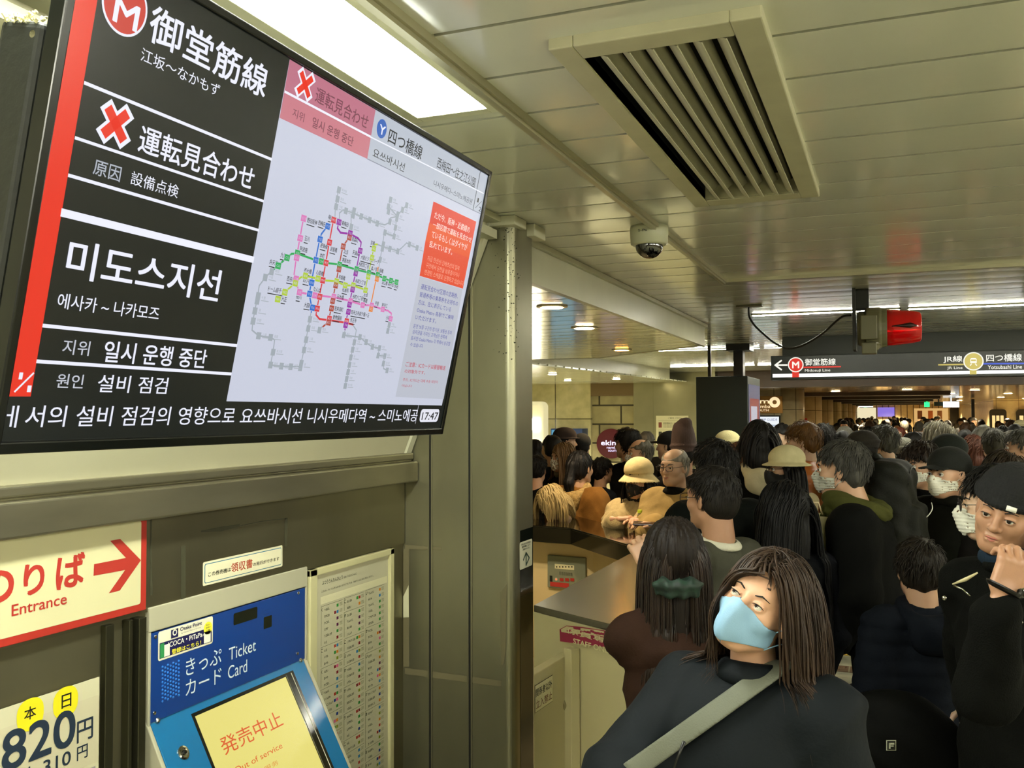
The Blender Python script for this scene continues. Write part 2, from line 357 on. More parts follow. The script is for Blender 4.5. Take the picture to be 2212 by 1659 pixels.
# ================================================================== lamps
def lamp_tube(x0, x1, y, label, z=CEIL):
    t = thing('ceiling_light', label, 'light', (x0, y, z), group='fluorescent tubes across the ceiling')
    MB().box((x0, y-.045, z-.010), (x1, y-.026, z-.001)).box((x0, y+.026, z-.010), (x1, y+.045, z-.001)).box((x0, y-.045, z-.010), (x0+.012, y+.045, z-.001)).box((x1-.012, y-.045, z-.010), (x1, y+.045, z-.001)).build('frame', t, M_trim)
    MB().box((x0+.012, y-.026, z-.013), (x1-.012, y+.026, z-.004)).build('diffuser', t, mat('tube_glow', '#fffde8', emit=TUBE_E))
for y, xs, row in ((8.65, [-1.14, .16, 1.46, 2.76, 4.06, 5.36], 'nearest row by the red beacon'), (12.95, [-3.05, -1.55, .0, 1.5, 3.0, 4.5], 'middle row above the hanging sign'),
                   (17.4, [-3.8, -2.2, -.6, 1.0, 2.6, 4.2], 'farthest row before the brown bulkhead')):
    for i, x in enumerate(xs):
        lamp_tube(x, x+(xs[1]-xs[0])-.05, y, 'white tube light in the %s, %s from left' % (row, ['first', 'second', 'third', 'fourth', 'fifth', 'sixth'][i]))
# recessed lamp over the display
t = thing('recessed_light', 'bright recessed ceiling light just above the big display', 'light', (-1.18, 1.7, CEIL))
fr = MB()
x0, y0, x1, y1 = LH[0], LH[1], LH[2], LH[3]
fr.box((x0-.04, y0, CEIL-.012), (x0, y1+.04, CEIL+.09)).box((x1, y0, CEIL-.012), (x1+.04, y1+.04, CEIL+.09)).box((x0, y1, CEIL-.012), (x1, y1+.04, CEIL+.09)).box((x0-.04, y0-.04, CEIL-.012), (x1+.04, y0, CEIL+.09))
fr.build('frame', t, M_trim, bevel=.002)
MB().box((x0-.002, y0, CEIL-.004), (x1+.002, y1+.002, CEIL+.04)).build('diffuser', t, mat('panel_glow', '#fbfff0', emit=PANEL_E*.6))
for xx, yy, nm in ((-1.18, -1.2, 'wall side, nearer one'), (-1.18, -3.6, 'wall side, farther one'), (2.2, -1.2, 'middle, nearer one'), (2.2, -3.6, 'middle, farther one'), (5.2, -1.2, 'right side, nearer one'), (5.2, -3.6, 'right side, farther one'),
                   (3.5, 1.2, 'right bay, nearest one'), (3.6, 3.8, 'right bay, second one'), (6.2, 2.6, 'right bay, outer near one'), (6.2, 5.6, 'right bay, outer far one')):
    t = thing('added_light', 'long white box light outside the view, %s' % nm, 'light', (xx, yy, CEIL), group='ceiling lights outside the view')  # unseen box lights, added to brighten the ceiling and the people
    MB().box((xx-.10, yy-.60, CEIL-.03), (xx+.10, yy+.60, CEIL-.002)).build('housing', t, M_trim, bevel=.004)
    MB().box((xx-.13, yy-.65, CEIL-.12), (xx+.13, yy+.65, CEIL-.031)).build('diffuser', t, mat('added_light_glow', '#fffdec', emit=PANEL_E*.38), bevel=.01)
def downlight(p, z, r, label, group, e=DOWN_E, col='#ffcf8a', spot=None):
    t = thing('downlight', label, 'light', (p[0], p[1], z), group=group)
    MB().lathe((p[0], p[1], z), [(r*1.25, -.001), (r*1.25, -.008), (r*.95, -.010), (r*.9, .0)], 24).build('rim', t, M_trim, smooth=False)
    MB().lathe((p[0], p[1], z), [(r*.86, -.013), (r*.84, -.008)], 24).build('lens', t, mat('down_%s_%g' % (col.strip('#'), e), col, emit=e))
    if spot:
        ld = bpy.data.lights.new('lamp_beam', 'SPOT'); ld.energy = spot[0]; ld.color = spot[1]; ld.spot_size = math.radians(spot[2]); ld.spot_blend = .6; ld.shadow_soft_size = r
        lo = bpy.data.objects.new('beam', ld); COL.objects.link(lo); lo.parent = t; lo.location = (0, 0, -.03)
d1 = onz(1262, 707, LOW); d2 = onz(1343, 755, LOW)
downlight(d1, LOW, .085, 'white downlight in the low ceiling, the nearer of the two left of the beacon', 'low ceiling downlights', 40, '#ffe2bd', (60, (1, .78, .5), 100))
downlight(d2, LOW, .085, 'orange downlight in the low ceiling, the farther one', 'low ceiling downlights', 22, '#ffb04a', (50, (1, .72, .4), 100))
# a lamp in the low ceiling over the counter, hidden by the soffit, that lights the people leaning there
downlight((-1.98, 5.6), LOW, .08, 'warm downlight in the low ceiling right above the counter', 'low ceiling downlights', 30, '#ffc98a', (52, (1, .70, .38), 95))
downlight((-2.95, 5.5), LOW, .08, 'warm downlight in the low ceiling inside the staff booth', 'low ceiling downlights', 30, '#ffe0b0', (70, (1, .85, .6), 120))  # unseen lamp added to brighten the control box and booth panels
downlight((-2.7, 11.3+.9), LOW+.21, .08, 'warm downlight in the ceiling between the two soffits', 'concourse downlights', 24, '#ffd9a0', (30, (1, .76, .45), 110))
for i, (x, y) in enumerate([(-7.3, 17.6), (-6.0, 17.9), (-4.9, 17.6), (-6.6, 15), (-5.3, 15), (-5.6, 12.8)]):  # lamps hidden by the soffit, added to brighten the tiled wall
    downlight((x, y), LOW, .08, 'round downlight in the low ceiling before the tiled wall', 'downlights before the tiled wall', 24, '#fff0c8', (170, (1, .90, .66), 140))
for i, (x, y) in enumerate([(-1.2, 24.2), (.4, 23.4), (1.9, 24.6), (3.2, 23.2), (-.2, 29), (1.6, 28.4), (3.1, 29.4), (.3, 35), (2.2, 34.6), (3.6, 36.2), (1.0, 43), (2.8, 44), (-.8, 50), (1.8, 52), (3.0, 60), (0, 61), (4.8, 40), (6.4, 40), (7.6, 39), (5.5, 30), (7, 24)]):  # the ones before the right cream wall are added to light it
    downlight((x, y), FC, .12, 'round downlight in the brown ceiling of the hall beyond', 'downlights of the far hall', 14, '#ffe3b0', (620, (1, .80, .52), 130))
for i, y in enumerate((66, 74)):
    t = thing('ceiling_light', 'bright strip light near the far end of the hall, %s' % ('nearer' if i == 0 else 'farther'), 'light', (-.5, y, FC))
    MB().box((-2.2, y, FC-.06), (1.6, y+.12, FC-.02)).build('tube', t, mat('strip_glow', '#fff6e0', emit=9))

# ================================================================== ceiling fittings
t = thing('air_vent', 'large cream ceiling air vent with dark slots between curved louvres', 'vent', (-.49, 3.0, CEIL))
x0, y0, x1, y1 = VH; o_ = (-.745, 2.085, -.245, 3.925); i_ = (-.683, 2.17, -.316, 3.83)
vf = MB()
zt, zb = CEIL+.012, CEIL-.028
def ringbox(mb, o, i, za, zc):
    mb.box((o[0], o[1], za), (i[0], o[3], zc)).box((i[2], o[1], za), (o[2], o[3], zc)).box((i[0], o[1], za), (i[2], i[1], zc)).box((i[0], i[3], za), (i[2], o[3], zc))
ringbox(vf, o_, i_, zb, zt); vf.build('frame', t, M_grille, bevel=.004)
cav = MB(); ringbox(cav, (i_[0]-.03, i_[1]-.03, i_[2]+.03, i_[3]+.03), i_, zb+.005, CEIL+.16); cav.box((i_[0]-.03, i_[1]-.03, CEIL+.16), (i_[2]+.03, i_[3]+.03, CEIL+.18)); cav.build('duct', t, M_dark)
MB().box((i_[0], i_[3]-.012, zb+.006), (i_[2], i_[3], CEIL+.06)).build('end_plate', t, M_grille)
for k in range(6):
    x = i_[0]+.046+k*.0575; lm = MB(); pr = []
    for j in range(9): a = math.radians(-62+15*j); pr.append((x+.056*(1-math.cos(a))-.018, zb+.030+.036*math.sin(a)))
    th = .0035; v = []
    for yy in (i_[1], i_[3]-.01):
        v += [(px_, yy, pz) for px_, pz in pr]+[(px_+th, yy, pz) for px_, pz in pr]
    n = 9; lm.add(v, [(a, a+1, 2*n+a+1, 2*n+a) for a in range(n-1)]+[(n+a, 3*n+a, 3*n+a+1, n+a+1) for a in range(n-1)]+[(0, 2*n, 3*n, n), (n-1, 2*n-1, 4*n-1, 3*n-1)])
    lm.build('louvre', t, M_grille, smooth=True)
# dome camera
c = onz(1402, 489, CEIL); c[2] = CEIL
t = thing('dome_camera', 'white ceiling dome security camera with a black glass dome', 'camera', c)
MB().lathe(c, [(.088, -.001), (.092, -.02), (.088, -.085), (.078, -.092)], 40).build('housing', t, mat('camera_white', '#b7b89c', rough=.35), smooth=True)
MB().lathe(c, [(.066, -.0925)]+[(.066*math.cos(a), -.094-.062*math.sin(a)) for a in np.linspace(0, 1.52, 12)], 40).build('dome', t, mat('dome_glass', '#040505', rough=.04, spec=1., coat=1), smooth=True)
pg = Gfx(Plane(c+V3(-.03, -.0935, -.04), (1, 0, 0), (0, 0, 1))); pg.tbox('S-Pa', 0, 0, .042, .011, pmat('#2c2f33'), 0, .02); pg.build('lettering', t)
# red beacon
Y = 7.2; A = ony(1845, 650, Y); B = ony(1975, 710, Y); bc = ony(1890, 715, Y)
t = thing('warning_beacon', 'grey ceiling beacon with a red lens pointing right and a small clear dome below', 'beacon', (bc[0], Y, CEIL))
hz = bc[2]; M_bb = mat('beacon_body', '#6c6a4e', rough=.4)
MB().box((A[0]-.01, Y-.12, hz-.14), (A[0]+.012, Y+.12, CEIL-.001)).box((A[0], Y-.03, hz+.16), (A[0]+.10, Y+.09, CEIL-.001)).build('bracket', t, mat('bracket_dark', '#1d1e17', rough=.5), bevel=.003)
MB().lathe((A[0]+.02, Y, hz+.02), [(.115, 0), (.125, .01), (.125, .05), (.15, .06), (.15, .15), (.14, .165), (.135, .20)], 32, (1, 0, 0)).box((A[0]+.045, Y-.17, hz-.07), (A[0]+.155, Y-.1, hz+.1)).box((A[0]+.05, Y-.13, hz-.17), (A[0]+.15, Y-.02, hz-.09)).build('body', t, M_bb, bevel=.006)
xr_ = A[0]+.22
MB().lathe((xr_, Y, hz+.02), [(.13, 0), (.128, .05), (.115, .17), (.105, .215), (.09, .225)], 36, (1, 0, 0)).build('lens', t, mat('red_lens', '#d4060c', rough=.12, spec=.8, emit=.02, trans=.2), smooth=True)
MB().tube([(xr_+.03, Y-.128, hz+.02), (xr_+.06, Y-.135, hz+.02), (xr_+.15, Y-.132, hz+.022), (xr_+.19, Y-.12, hz+.02)], [.004, .006, .02, .006], 10).build('bulb', t, mat('bulb_dark', '#2a0508', rough=.2), smooth=True)
dc = ony(1887, 752, Y); MB().lathe((dc[0], Y-.06, dc[2]+.02), [(.055, .02), (.055, 0)]+[(.052*math.cos(a), -.052*math.sin(a)) for a in np.linspace(0, 1.5, 8)], 24).build('clear_dome', t, mat('clear_dome', '#6c6a50', rough=.05, spec=1, coat=1), smooth=True)
# cable box and cable
pa = onz(1592, 661, CEIL); pb = onz(1650, 661, CEIL)
tag(MB().box((pa[0], pa[1]-.06, CEIL-.016), (pb[0], pa[1]+.03, CEIL-.001)).build('cable_plate', None, mat('plate_grey', '#55533f', rough=.4), bevel=.003), 'flat grey cable plate on the ceiling left of the red beacon', 'plate')
cp = [ony(x, y, 7.85-(x-1617)*.0027) for x, y in ((1617, 664), (1619, 685), (1630, 703), (1650, 722), (1672, 740), (1697, 752), (1722, 750), (1750, 738), (1780, 718), (1805, 695), (1822, 683), (1838, 681))]
def smoothpath(P, n=6):
    P = [np.array(p, float) for p in P]; out = []
    for i in range(len(P)-1):
        p0, p1, p2, p3 = P[max(i-1, 0)], P[i], P[i+1], P[min(i+2, len(P)-1)]
        for k in range(n):
            t_ = k/n; out.append(.5*((2*p1)+(-p0+p2)*t_+(2*p0-5*p1+4*p2-p3)*t_*t_+(-p0+3*p1-3*p2+p3)*t_**3))
    return out+[P[-1]]
tag(MB().tube(smoothpath(cp), .009, 8).build('cable', None, M_black, smooth=True), 'black cable sagging from the ceiling plate to the red beacon', 'cable')
# hanging direction sign
Y = 11.3; T = thing('hanging_sign', 'long black lit sign hanging from the ceiling, left arrow and red M line symbol', 'sign', (-1.2, Y, CEIL))
xl = ony(1665, 790, Y)[0]; zb_ = ony(1665, 819, Y)[2]; zt_ = ony(1665, 769, Y)[2]; xm = xl+.13
MB().box((xl, Y, zb_-.01), (3.1, Y+.22, zt_)).build('case', T, mat('sign_case', '#20261f', rough=.3), bevel=.005)
MB().box((xm, Y+.03, zt_), (3.1, Y+.19, CEIL-.001)).build('mount', T, mat('sign_mount', '#2b3129', rough=.4))
g = Gfx(Plane((xl, Y, zb_), (1, 0, 0), (0, 0, 1)), lambda x, y: (1600+x*.27667, 620+y*.27667), base=.001, step=.001)
W_ = emat('#fffdf0', 1.15); g.rect(.012, .01, 4.35, zt_-zb_-.01, emat('#262c24', .5), 0)
g.poly([(250, 680), (2212, 648), (2212, 672), (250, 706)], emat('#ffffff', 2.2), 1)
g.rect(3.0, .02, 4.3, .09, emat('#ffffff', 2.2), 1)
g.line([(270, 610), (362, 609)], .018, W_, 2); g.line([(318, 574), (270, 610), (318, 646)], .018, W_, 2)
RD = emat('#e02a1c', 1.1); g.poly([(402, 650), (456, 648), (456, 704), (402, 706)], RD, 3); g.disc((430, 607), .088, W_, 4); g.disc((430, 607), .076, RD, 5)
g.text('M', (404, 634), (456, 634), (404, 584), W_, 6, .04)
g.text('御堂筋線', (502, 614), (742, 610), (502, 562), W_, 3, .02); g.line([(484, 628), (780, 621)], .016, RD, 2); g.text('Midosuji Line', (502, 668), (700, 664), (502, 642), W_, 3, .01)
YE = emat('#cdbb5a', 1.1); BL_ = emat('#2a52d8', 1.1)
g.text('JR線', (1583, 594), (1730, 591), (1583, 538), W_, 3, .02); g.line([(1545, 607), (1770, 604)], .016, YE, 2); g.text('JR Line', (1612, 648), (1732, 645), (1612, 622), W_, 3, .01)
g.poly([(1787, 640), (1842, 639), (1842, 682), (1787, 683)], YE, 3); g.disc((1817, 580), .10, W_, 4); g.disc((1817, 580), .088, YE, 5)
g.poly([(1792, 594), (1842, 594), (1842, 564), (1834, 554), (1800, 554), (1792, 564)], W_, 6); g.poly([(1798, 580), (1836, 580), (1836, 566), (1798, 566)], YE, 7); g.line([(1802, 600), (1792, 612)], .01, W_, 6); g.line([(1832, 600), (1842, 612)], .01, W_, 6)
g.text('四つ橋線', (1918, 584), (2195, 580), (1918, 526), W_, 3, .02); g.line([(1878, 600), (2212, 597)], .016, BL_, 2); g.text('Yotsubashi Line', (1930, 642), (2196, 638), (1930, 612), W_, 3, .01)
g.build('sign_face', T)
# dark totem hung from the ceiling
pl_, pr_, zz = ony(1503, 815, 12)[0], ony(1615, 815, 12)[0], ony(1560, 813, 12)[2]
T = thing('signage_totem', 'tall dark square advertising totem with a screen on its right side', 'signage', ((pl_+pr_)/2, 12.6, 0))
MB().box((pl_, 12, 0), (pr_, 13.2, zz)).build('body', T, mat('totem_dark', '#1b2620', rough=.4), bevel=.01)
MB().box((pl_+.1, 12.3, zz), (pl_+.14, 12.34, CEIL-.001)).build('hanger_rod', T, M_black)
MB().box((pr_-.22, 12.3, zz), (pr_-.10, 12.5, CEIL-.001)).box((pr_-.3, 12.2, CEIL-.08), (pr_, 12.6, CEIL-.001)).build('hanger', T, M_black)
g = Gfx(Plane((pr_, 12.05, .9), (0, 1, 0), (0, 0, 1)), base=.004); g.rect(0, 0, 1.1, zz-1.0, emat('#5b6488', .8), 0); g.rect(.1, .5, 1.0, 1.2, emat('#9b3c46', .8), 1); g.rect(.55, .4, .9, .52, emat('#8fd83a', 1), 2); g.rect(.2, .9, .8, 1.1, emat('#cfd3e4', .8), 2)
g.build('screen', T)
# gold board and guide monitor on the wall past the totem
Yb = 22.68
def pmx(x, y, Y=Yb): return ony(x, y, Y)
a, b = pmx(1618, 893), pmx(1691, 855)
T = thing('name_board', 'bronze wall board with pale lettering ending in mo and a flower ring', 'sign', (a[0], Yb, a[2]))
MB().box((a[0], Yb-.05, a[2]), (b[0], Yb, b[2])).build('plate', T, mat('bronze_plate', '#9a6f35', rough=.3, metal=.7), bevel=.004)
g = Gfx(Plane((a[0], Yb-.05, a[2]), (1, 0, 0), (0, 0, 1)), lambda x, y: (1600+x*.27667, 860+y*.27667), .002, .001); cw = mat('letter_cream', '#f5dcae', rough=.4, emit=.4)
g.text('ekim', (20, 42), (222, 42), (20, 8), cw, 0, .03); g.disc((265, 32), .125, cw, 0); g.disc((265, 32), .05, mat('bronze_plate', '#9a6f35'), 1)
g.text('namba', (110, 78), (232, 78), (110, 52), cw, 0, .01); g.text('SOUTH', (120, 104), (218, 104), (120, 86), cw, 0, .01); g.build('lettering', T)
a, b = pmx(1625, 932), pmx(1686, 900)
T = thing('guide_monitor', 'lit shop guide monitor below the bronze name board', 'monitor', (a[0], Yb, a[2]))
MB().box((a[0], Yb-.06, a[2]-.2), (b[0], Yb, b[2]+.03)).build('case', T, M_black, bevel=.004)
g = Gfx(Plane((a[0]+.03, Yb-.06, a[2]-.17), (1, 0, 0), (0, 0, 1)), None, .002, .001); ww, hh = b[0]-a[0]-.06, b[2]-a[2]+.17
g.rect(0, 0, ww, hh, emat('#e9eef2', 1.2), 0); g.tbox('SHOP GUIDE', .1, hh-.1, ww-.04, hh-.04, emat('#6a6fa8', 1), 1); g.rect(.05, .12, ww-.05, .22, emat('#7fd26a', 1.1), 1); g.rect(.05, .3, ww-.05, .33, emat('#a8b7c8', 1.1), 1); g.build('screen', T)
T = thing('tactile_notice', 'small red notice on the first stone pier', 'sign', (-2.0, 22.5, 1.5)); MB().box((ony(1734, 905, 27)[0], 27, 1.6), (ony(1741, 905, 27)[0]+.03, 27.02, 1.78)).build('plate', T, pmat('#c8321e'))

# ================================================================== far wall fittings (y = 20)
def far_poster():
    Yw = 19.94; a, b = ony(1418, 965, Yw), ony(1487, 898, Yw)
    T = thing('notice_poster', 'white notice poster with small black text on the shiny metal wall', 'poster', (a[0], Yw, a[2]))
    MB().box((a[0], Yw-.02, a[2]), (b[0], Yw, b[2])).build('sheet', T, pmat('#cfc9a4'))
    g = Gfx(Plane((a[0], Yw-.02, a[2]), (1, 0, 0), (0, 0, 1)), None, .002, .001); w_, h_ = b[0]-a[0], b[2]-a[2]; k_ = pmat('#33322a')
    g.tbox('ご案内', w_*.38, h_*.9, w_*.56, h_*.95, k_, 0, .01); g.tbox('ATTENTION', w_*.6, h_*.91, w_*.78, h_*.94, k_, 0)
    for k in range(2):
        yk = h_*(.62-.3*k); g.rect(w_*.06, yk+h_*.22, w_*.94, yk+h_*.225, k_, 0); g.rect(w_*.08, yk, w_*.18, yk+h_*.17, pmat('#7d3f38') if k == 0 else k_, 0)
        g.tbox(['全国交通系', '当駅を含む'][k]+'ICカードご利用方法', w_*.22, yk+h_*.11, w_*.8, yk+h_*.17, k_, 0, .01)
        for j in range(3): g.tbox('ご利用のお客様は係員までお申し出ください', w_*.22, yk+h_*(.07-.035*j), w_*.74, yk+h_*(.095-.035*j), k_, 0)
    g.build('lettering', T)
far_poster()
a = ony(1322, 958, 20.1); T = thing('round_sign', 'round dark red lit sign with white ekimo namba south lettering', 'sign', a)
MB().lathe(a, [(.33, 0), (.33, .08), (.325, .1)], 48, (0, -1, 0)).build('case', T, mat('sign_red_edge', '#5b1018', rough=.3))
g = Gfx(Plane(a+V3(0, -.1, 0), (1, 0, 0), (0, 0, 1)), lambda x, y: (1140+x*.24412, 860+y*.24412), .002, .002); g.disc((0, 0), .32, emat('#6e0d1c', .55), 0, 48, uv=True)
g.text('ekimo', (650, 416), (850, 416), (650, 374), emat('#e8dcff', 1.8), 1, .04); g.text('namba', (700, 446), (800, 446), (700, 426), emat('#e8dcff', 1.8), 1, .02); g.text('SOUTH', (713, 474), (795, 474), (713, 457), emat('#e8dcff', 1.8), 1, .02); g.build('sign_face', T)
a, b = ony(1190, 1000, 19.6), ony(1241, 926, 19.6); b2 = ony(1258, 926, 19.6)
T = thing('lit_poster_case', 'light blue lit poster case with a dark blue side beside the white light box', 'poster', (a[0], 19.8, 0))
MB().box((a[0], 19.6, .2), (b2[0], 20, b[2])).build('case', T, mat('case_navy', '#20335c', rough=.4)); g = Gfx(Plane((a[0], 19.6, .3), (1, 0, 0), (0, 0, 1)), None, .003, .002)
g.rect(.02, 0, b[0]-a[0], b[2]-.33, emat('#5aa9cc', .9), 0); g.rect(.06, .2, b[0]-a[0]-.04, b[2]-.4, emat('#79bcd8', .9), 1); g.build('poster', T)
a, b = ony(1135, 1010, 19.5), ony(1171, 867, 19.5)
T = thing('light_box', 'tall cream rounded light box with glowing white squares at the left of the tiled wall', 'light', (a[0], 19.7, 0))
MB().box((a[0], 19.5, .3), (b[0], 20, b[2])).build('case', T, mat('box_cream', '#e0d9b4', rough=.4, emit=.25), bevel=.12, seg=6)
for zz_ in (917, 968, 1012):
    p = ony(1160, zz_, 19.45); MB().box((a[0]+.06, 19.46, p[2]-.13), (p[0]+.07, 19.5, p[2]+.13)).build('glowing_square', T, mat('square_glow', '#fff9e8', emit=5), bevel=.03)
# lit things in the far hall
def lit(name, label, cat, x0, y0, x1, y1, Y, colr, e, depth=.2, rod=False):
    a, b = ony(x0, y1, Y), ony(x1, y0, Y); q = MB().box((a[0], Y, a[2]), (b[0], Y+depth, min(b[2], FC-.02)))
    if rod: q.box(((a[0]+b[0])/2-.02, Y+.03, b[2]-.05), ((a[0]+b[0])/2+.02, Y+.07, FC))
    return tag(q.build(name, None, emat(colr, e) if e else pmat(colr)), label, cat)
lit('exit_sign', 'small green lit exit sign hanging in the far hall', 'sign', 1997, 869, 2008, 879, 40, '#2bff7a', 2.5, rod=True)
lit('hanging_sign', 'white and green lit sign hanging in the far hall right of the green exit sign', 'sign', 2038, 867, 2072, 880, 38, '#e9f7ff', 1.8, rod=True)
lit('hanging_sign', 'dark sign case with green strip between the two lit signs of the far hall', 'sign', 2018, 868, 2037, 877, 38.2, '#12251a', 0, rod=True)
lit('shop_panel', 'pale purple lit shop panel at the far end of the hall', 'sign', 1896, 880, 1932, 900, 61.8, '#8f78e0', 1.1)
lit('shop_window', 'cream lit shop window left of the purple panel far away', 'window', 1852, 881, 1892, 905, 61.9, '#e9dcb4', 1.2)
lit('shop_window', 'warm lit shop window with wavy posters far away', 'window', 1975, 882, 2048, 912, 61.8, '#e5b771', 1.0)
lit('shop_window', 'dark doorway right of the warm shop window', 'door', 2053, 882, 2070, 925, 61.8, '#1a1712', 0)
lit('shop_window', 'green lit doorway strip beside the dark post', 'window', 2090, 885, 2100, 925, 61.8, '#b8d65a', 1.1)
lit('shop_window', 'red and white lit shop front at the left end of the hall', 'window', 1800, 882, 1850, 900, 85, '#ffb9a0', 1.6)
lit('support_post', 'thin black post in front of the lit cream wall at right', 'post', 2101, 862, 2105, 1000, 38, '#0c0b09', 0)
for k, (x0, x1) in enumerate(((2138, 2174), (2196, 2240))):
    T = thing('arched_window', 'dark arched frame with lit cream slats, %s of the two at right' % ('left' if k == 0 else 'right'), 'window', ony(x0, 960, 41.9)); n = 12
    a, b = ony(x0, 960, 41.9), ony(x1, 884, 41.9); w_ = b[0]-a[0]; r_ = w_*.2
    g = Gfx(Plane((a[0], 41.88, a[2]), (1, 0, 0), (0, 0, 1)), None, .01, .02); g.rrect(0, 0, w_, b[2]-a[2], r_, pmat('#2c2618'), 0)
    for j in range(3): g.rect(w_*(.16+.24*j), .1, w_*(.34+.24*j), b[2]-a[2]-.25, emat('#ffd58c', 1.3), 1)
    g.build('frame', T)
for k, x in enumerate((1987, 2010, 2030)):
    lit('wall_picture', ['left', 'middle', 'right'][k]+' of three small pictures in the warm far shop window', 'picture', x-5, 887, x+5, 905, 61.7, ['#7c4a2a', '#b0602c', '#8a5a34'][k], 0)
for k in range(5): lit('menu_board', 'narrow %s board in the row of shops at the hall end' % ['red', 'blue', 'white', 'orange', 'green'][k], 'sign', 1806+k*15, 877, 1812+k*15, 885, 80, ['#e0402c', '#5064c8', '#f3efe0', '#ff9a3c', '#5ab06a'][k], 1.6)
# ================================================================== big display
kk = .8667
br_ = CAM+V3(-1.478, 3.0, -.069)*kk; tr_ = CAM+V3(-1.284, 3.0, .855)*kk
TVP = Plane(br_, (0, 1, 0), tr_-br_); H_ = np.linalg.norm(tr_-br_); u0 = (1.190-3.0)*kk
T = thing('information_display', 'large tilted black framed screen showing line status in white on black and a metro map', 'display', tuple(TVP.w(u0/2, H_/2, -.05)))
def slab(pl, u0, v0, u1, v1, d0, d1, mb=None):
    mb = mb or MB(); q = [pl.w(u0, v0, d0), pl.w(u1, v0, d0), pl.w(u1, v1, d0), pl.w(u0, v1, d0)]; return mb.hexa(q, pl.N*(d1-d0))
bz = MB(); b_ = .017
slab(TVP, u0, 0, 0, .020, -.03, .004, bz); slab(TVP, u0, H_-b_, 0, H_, -.03, .004, bz); slab(TVP, u0, 0, u0+b_, H_, -.03, .004, bz); slab(TVP, -b_, 0, 0, H_, -.03, .004, bz)
bz.build('bezel', T, mat('bezel_black', '#0c100e', rough=.25, spec=.6), bevel=.003)
rh = MB(); slab(TVP, u0+.012, .012, -.012, H_-.012, -.034, -.004, rh); slab(TVP, u0-.004, .0, -.03, .665, -.125, -.032, rh); slab(TVP, u0+.03, .66, -.10, H_-.03, -.07, -.03, rh)
rh.build('rear_housing', T, mat('housing_black', '#1c1f1a', rough=.5, bump=.3), bevel=.012, seg=3)
dm = MB(); rr = random.Random(3)
for k in range(42):
    p = TVP.w(u0+rr.uniform(-.006, .012), .668+rr.gauss(0, .004) if k < 40 else .68+rr.random()*.07, -.04-rr.random()*(.085 if k < 40 else .015)); r_ = rr.uniform(.001, .003)
    q = [p]
    for j in range(3): q.append(q[-1]+V3(rr.gauss(0, .002), rr.gauss(0, .003), rr.gauss(0, .003)))
    dm.tube(q, r_, 5)
tag(dm.build('dust', T, mat('dust', '#e0dcb0', rough=1)), kind='stuff')
bo = MB(); bo.lathe(TVP.w(u0-.001, H_-.175, -.05), [(.006, 0), (.006, .003), (.003, .0035)], 16, (0, -1, 0)); bo.build('bolt', T, M_chrome)
hm = MB()
for du in (-1.1, -.4):
    p = TVP.w(du, H_*.45, -.12); hm.box((-2.10, p[1]-.03, p[2]-.03), (p[0]+.02, p[1]+.03, p[2]+.03))
p = TVP.w(-.75, H_*.45, -.12); hm.box((p[0]-.02, p[1]-.42, p[2]-.05), (p[0]+.02, p[1]+.42, p[2]+.05))
hm.build('wall_bracket', T, M_black)
A_ = lambda x, y: (x*.28933, y*.28933); B_ = lambda x, y: (x*.33161, 450+y*.33161)
C_ = lambda x, y: (500+x*.27125, 100+y*.27125); D_ = lambda x, y: (480+x*.30136, 400+y*.30136)
g = Gfx(TVP, base=-.0020, step=.00025)
BK = emat('#141a18', .9); WH = emat('#eef0ff', 1.15); PA = emat('#d3d8ea', 1.02); GY = emat('#b9bfd0', 1.); RD = emat('#f2331f', 1.05); HD = emat('#c4ccda', 1.)
g.rect(u0+b_*.8, .017, -b_*.8, H_-b_*.8, BK, 0)
g.poly([(168, -22), (216, -22), (68, 857), (21.6, 857)], RD, 1)
def T_(f, s, bl, br, tl, m, bold=0., l=3, res=3): g.text(s, f(*bl), f(*br), f(*tl), m, l, bold, res)
for f, a, b, w_ in ((A_, (640, 620), (2030, 1190), .0055), (A_, (570, 1030), (1970, 1502), .005), (A_, (520, 1310), (1935, 1720), .0055), (B_, (415, 30), (1650, 335), .013), (B_, (288, 765), (1545, 895), .006), (B_, (248, 998), (1508, 1080), .006)):
    g.line([f(*a), f(*b)], w_, WH, 2)
g.disc(A_(940, 42), .0475, WH, 2, 40, sx=1.0); g.disc(A_(940, 42), .0435, emat('#d63a30'), 3, 40)
g.text('M', A_(845, 150), A_(1035, 150), A_(860, -40), WH, 4, .03)
T_(A_, '御堂筋線', (1105, 300), (1985, 680), (1150, 25), WH, .025, res=5); T_(A_, '江坂～なかもず', (1050, 450), (1640, 700), (1065, 350), WH)
def cross(f, a, b, c, d, w_):
    g.line([f(*a), f(*b)], w_, WH, 3); g.line([f(*c), f(*d)], w_, WH, 3)
    q = lambda P, Q, t: (P[0]+(Q[0]-P[0])*t, P[1]+(Q[1]-P[1])*t)
    for P, Q in ((a, b), (c, d)): g.line([f(*q(P, Q, .07)), f(*q(Q, P, .07))], w_*.62, RD, 4)
cross(A_, (812, 805), (925, 1050), (955, 850), (775, 1000), .028)
T_(A_, '運転見合わせ', (1030, 1130), (1890, 1390), (1060, 925), WH, .02, res=5); T_(A_, '原因', (695, 1300), (900, 1340), (712, 1187), emat('#b9c0cc'), .015); T_(A_, '設備点検', (975, 1375), (1330, 1470), (987, 1272), WH)
T_(B_, '미도스지선', (425, 445), (1420, 595), (455, 197), WH, .025, res=5); T_(B_, '에사카 ~ 나카모즈', (372, 650), (1035, 718), (382, 548), WH, .006)
T_(B_, '지위', (405, 950), (580, 960), (415, 852), emat('#d0d4e0'), .008); T_(B_, '일시 운행 중단', (672, 1000), (1340, 1030), (682, 862), WH, .022)
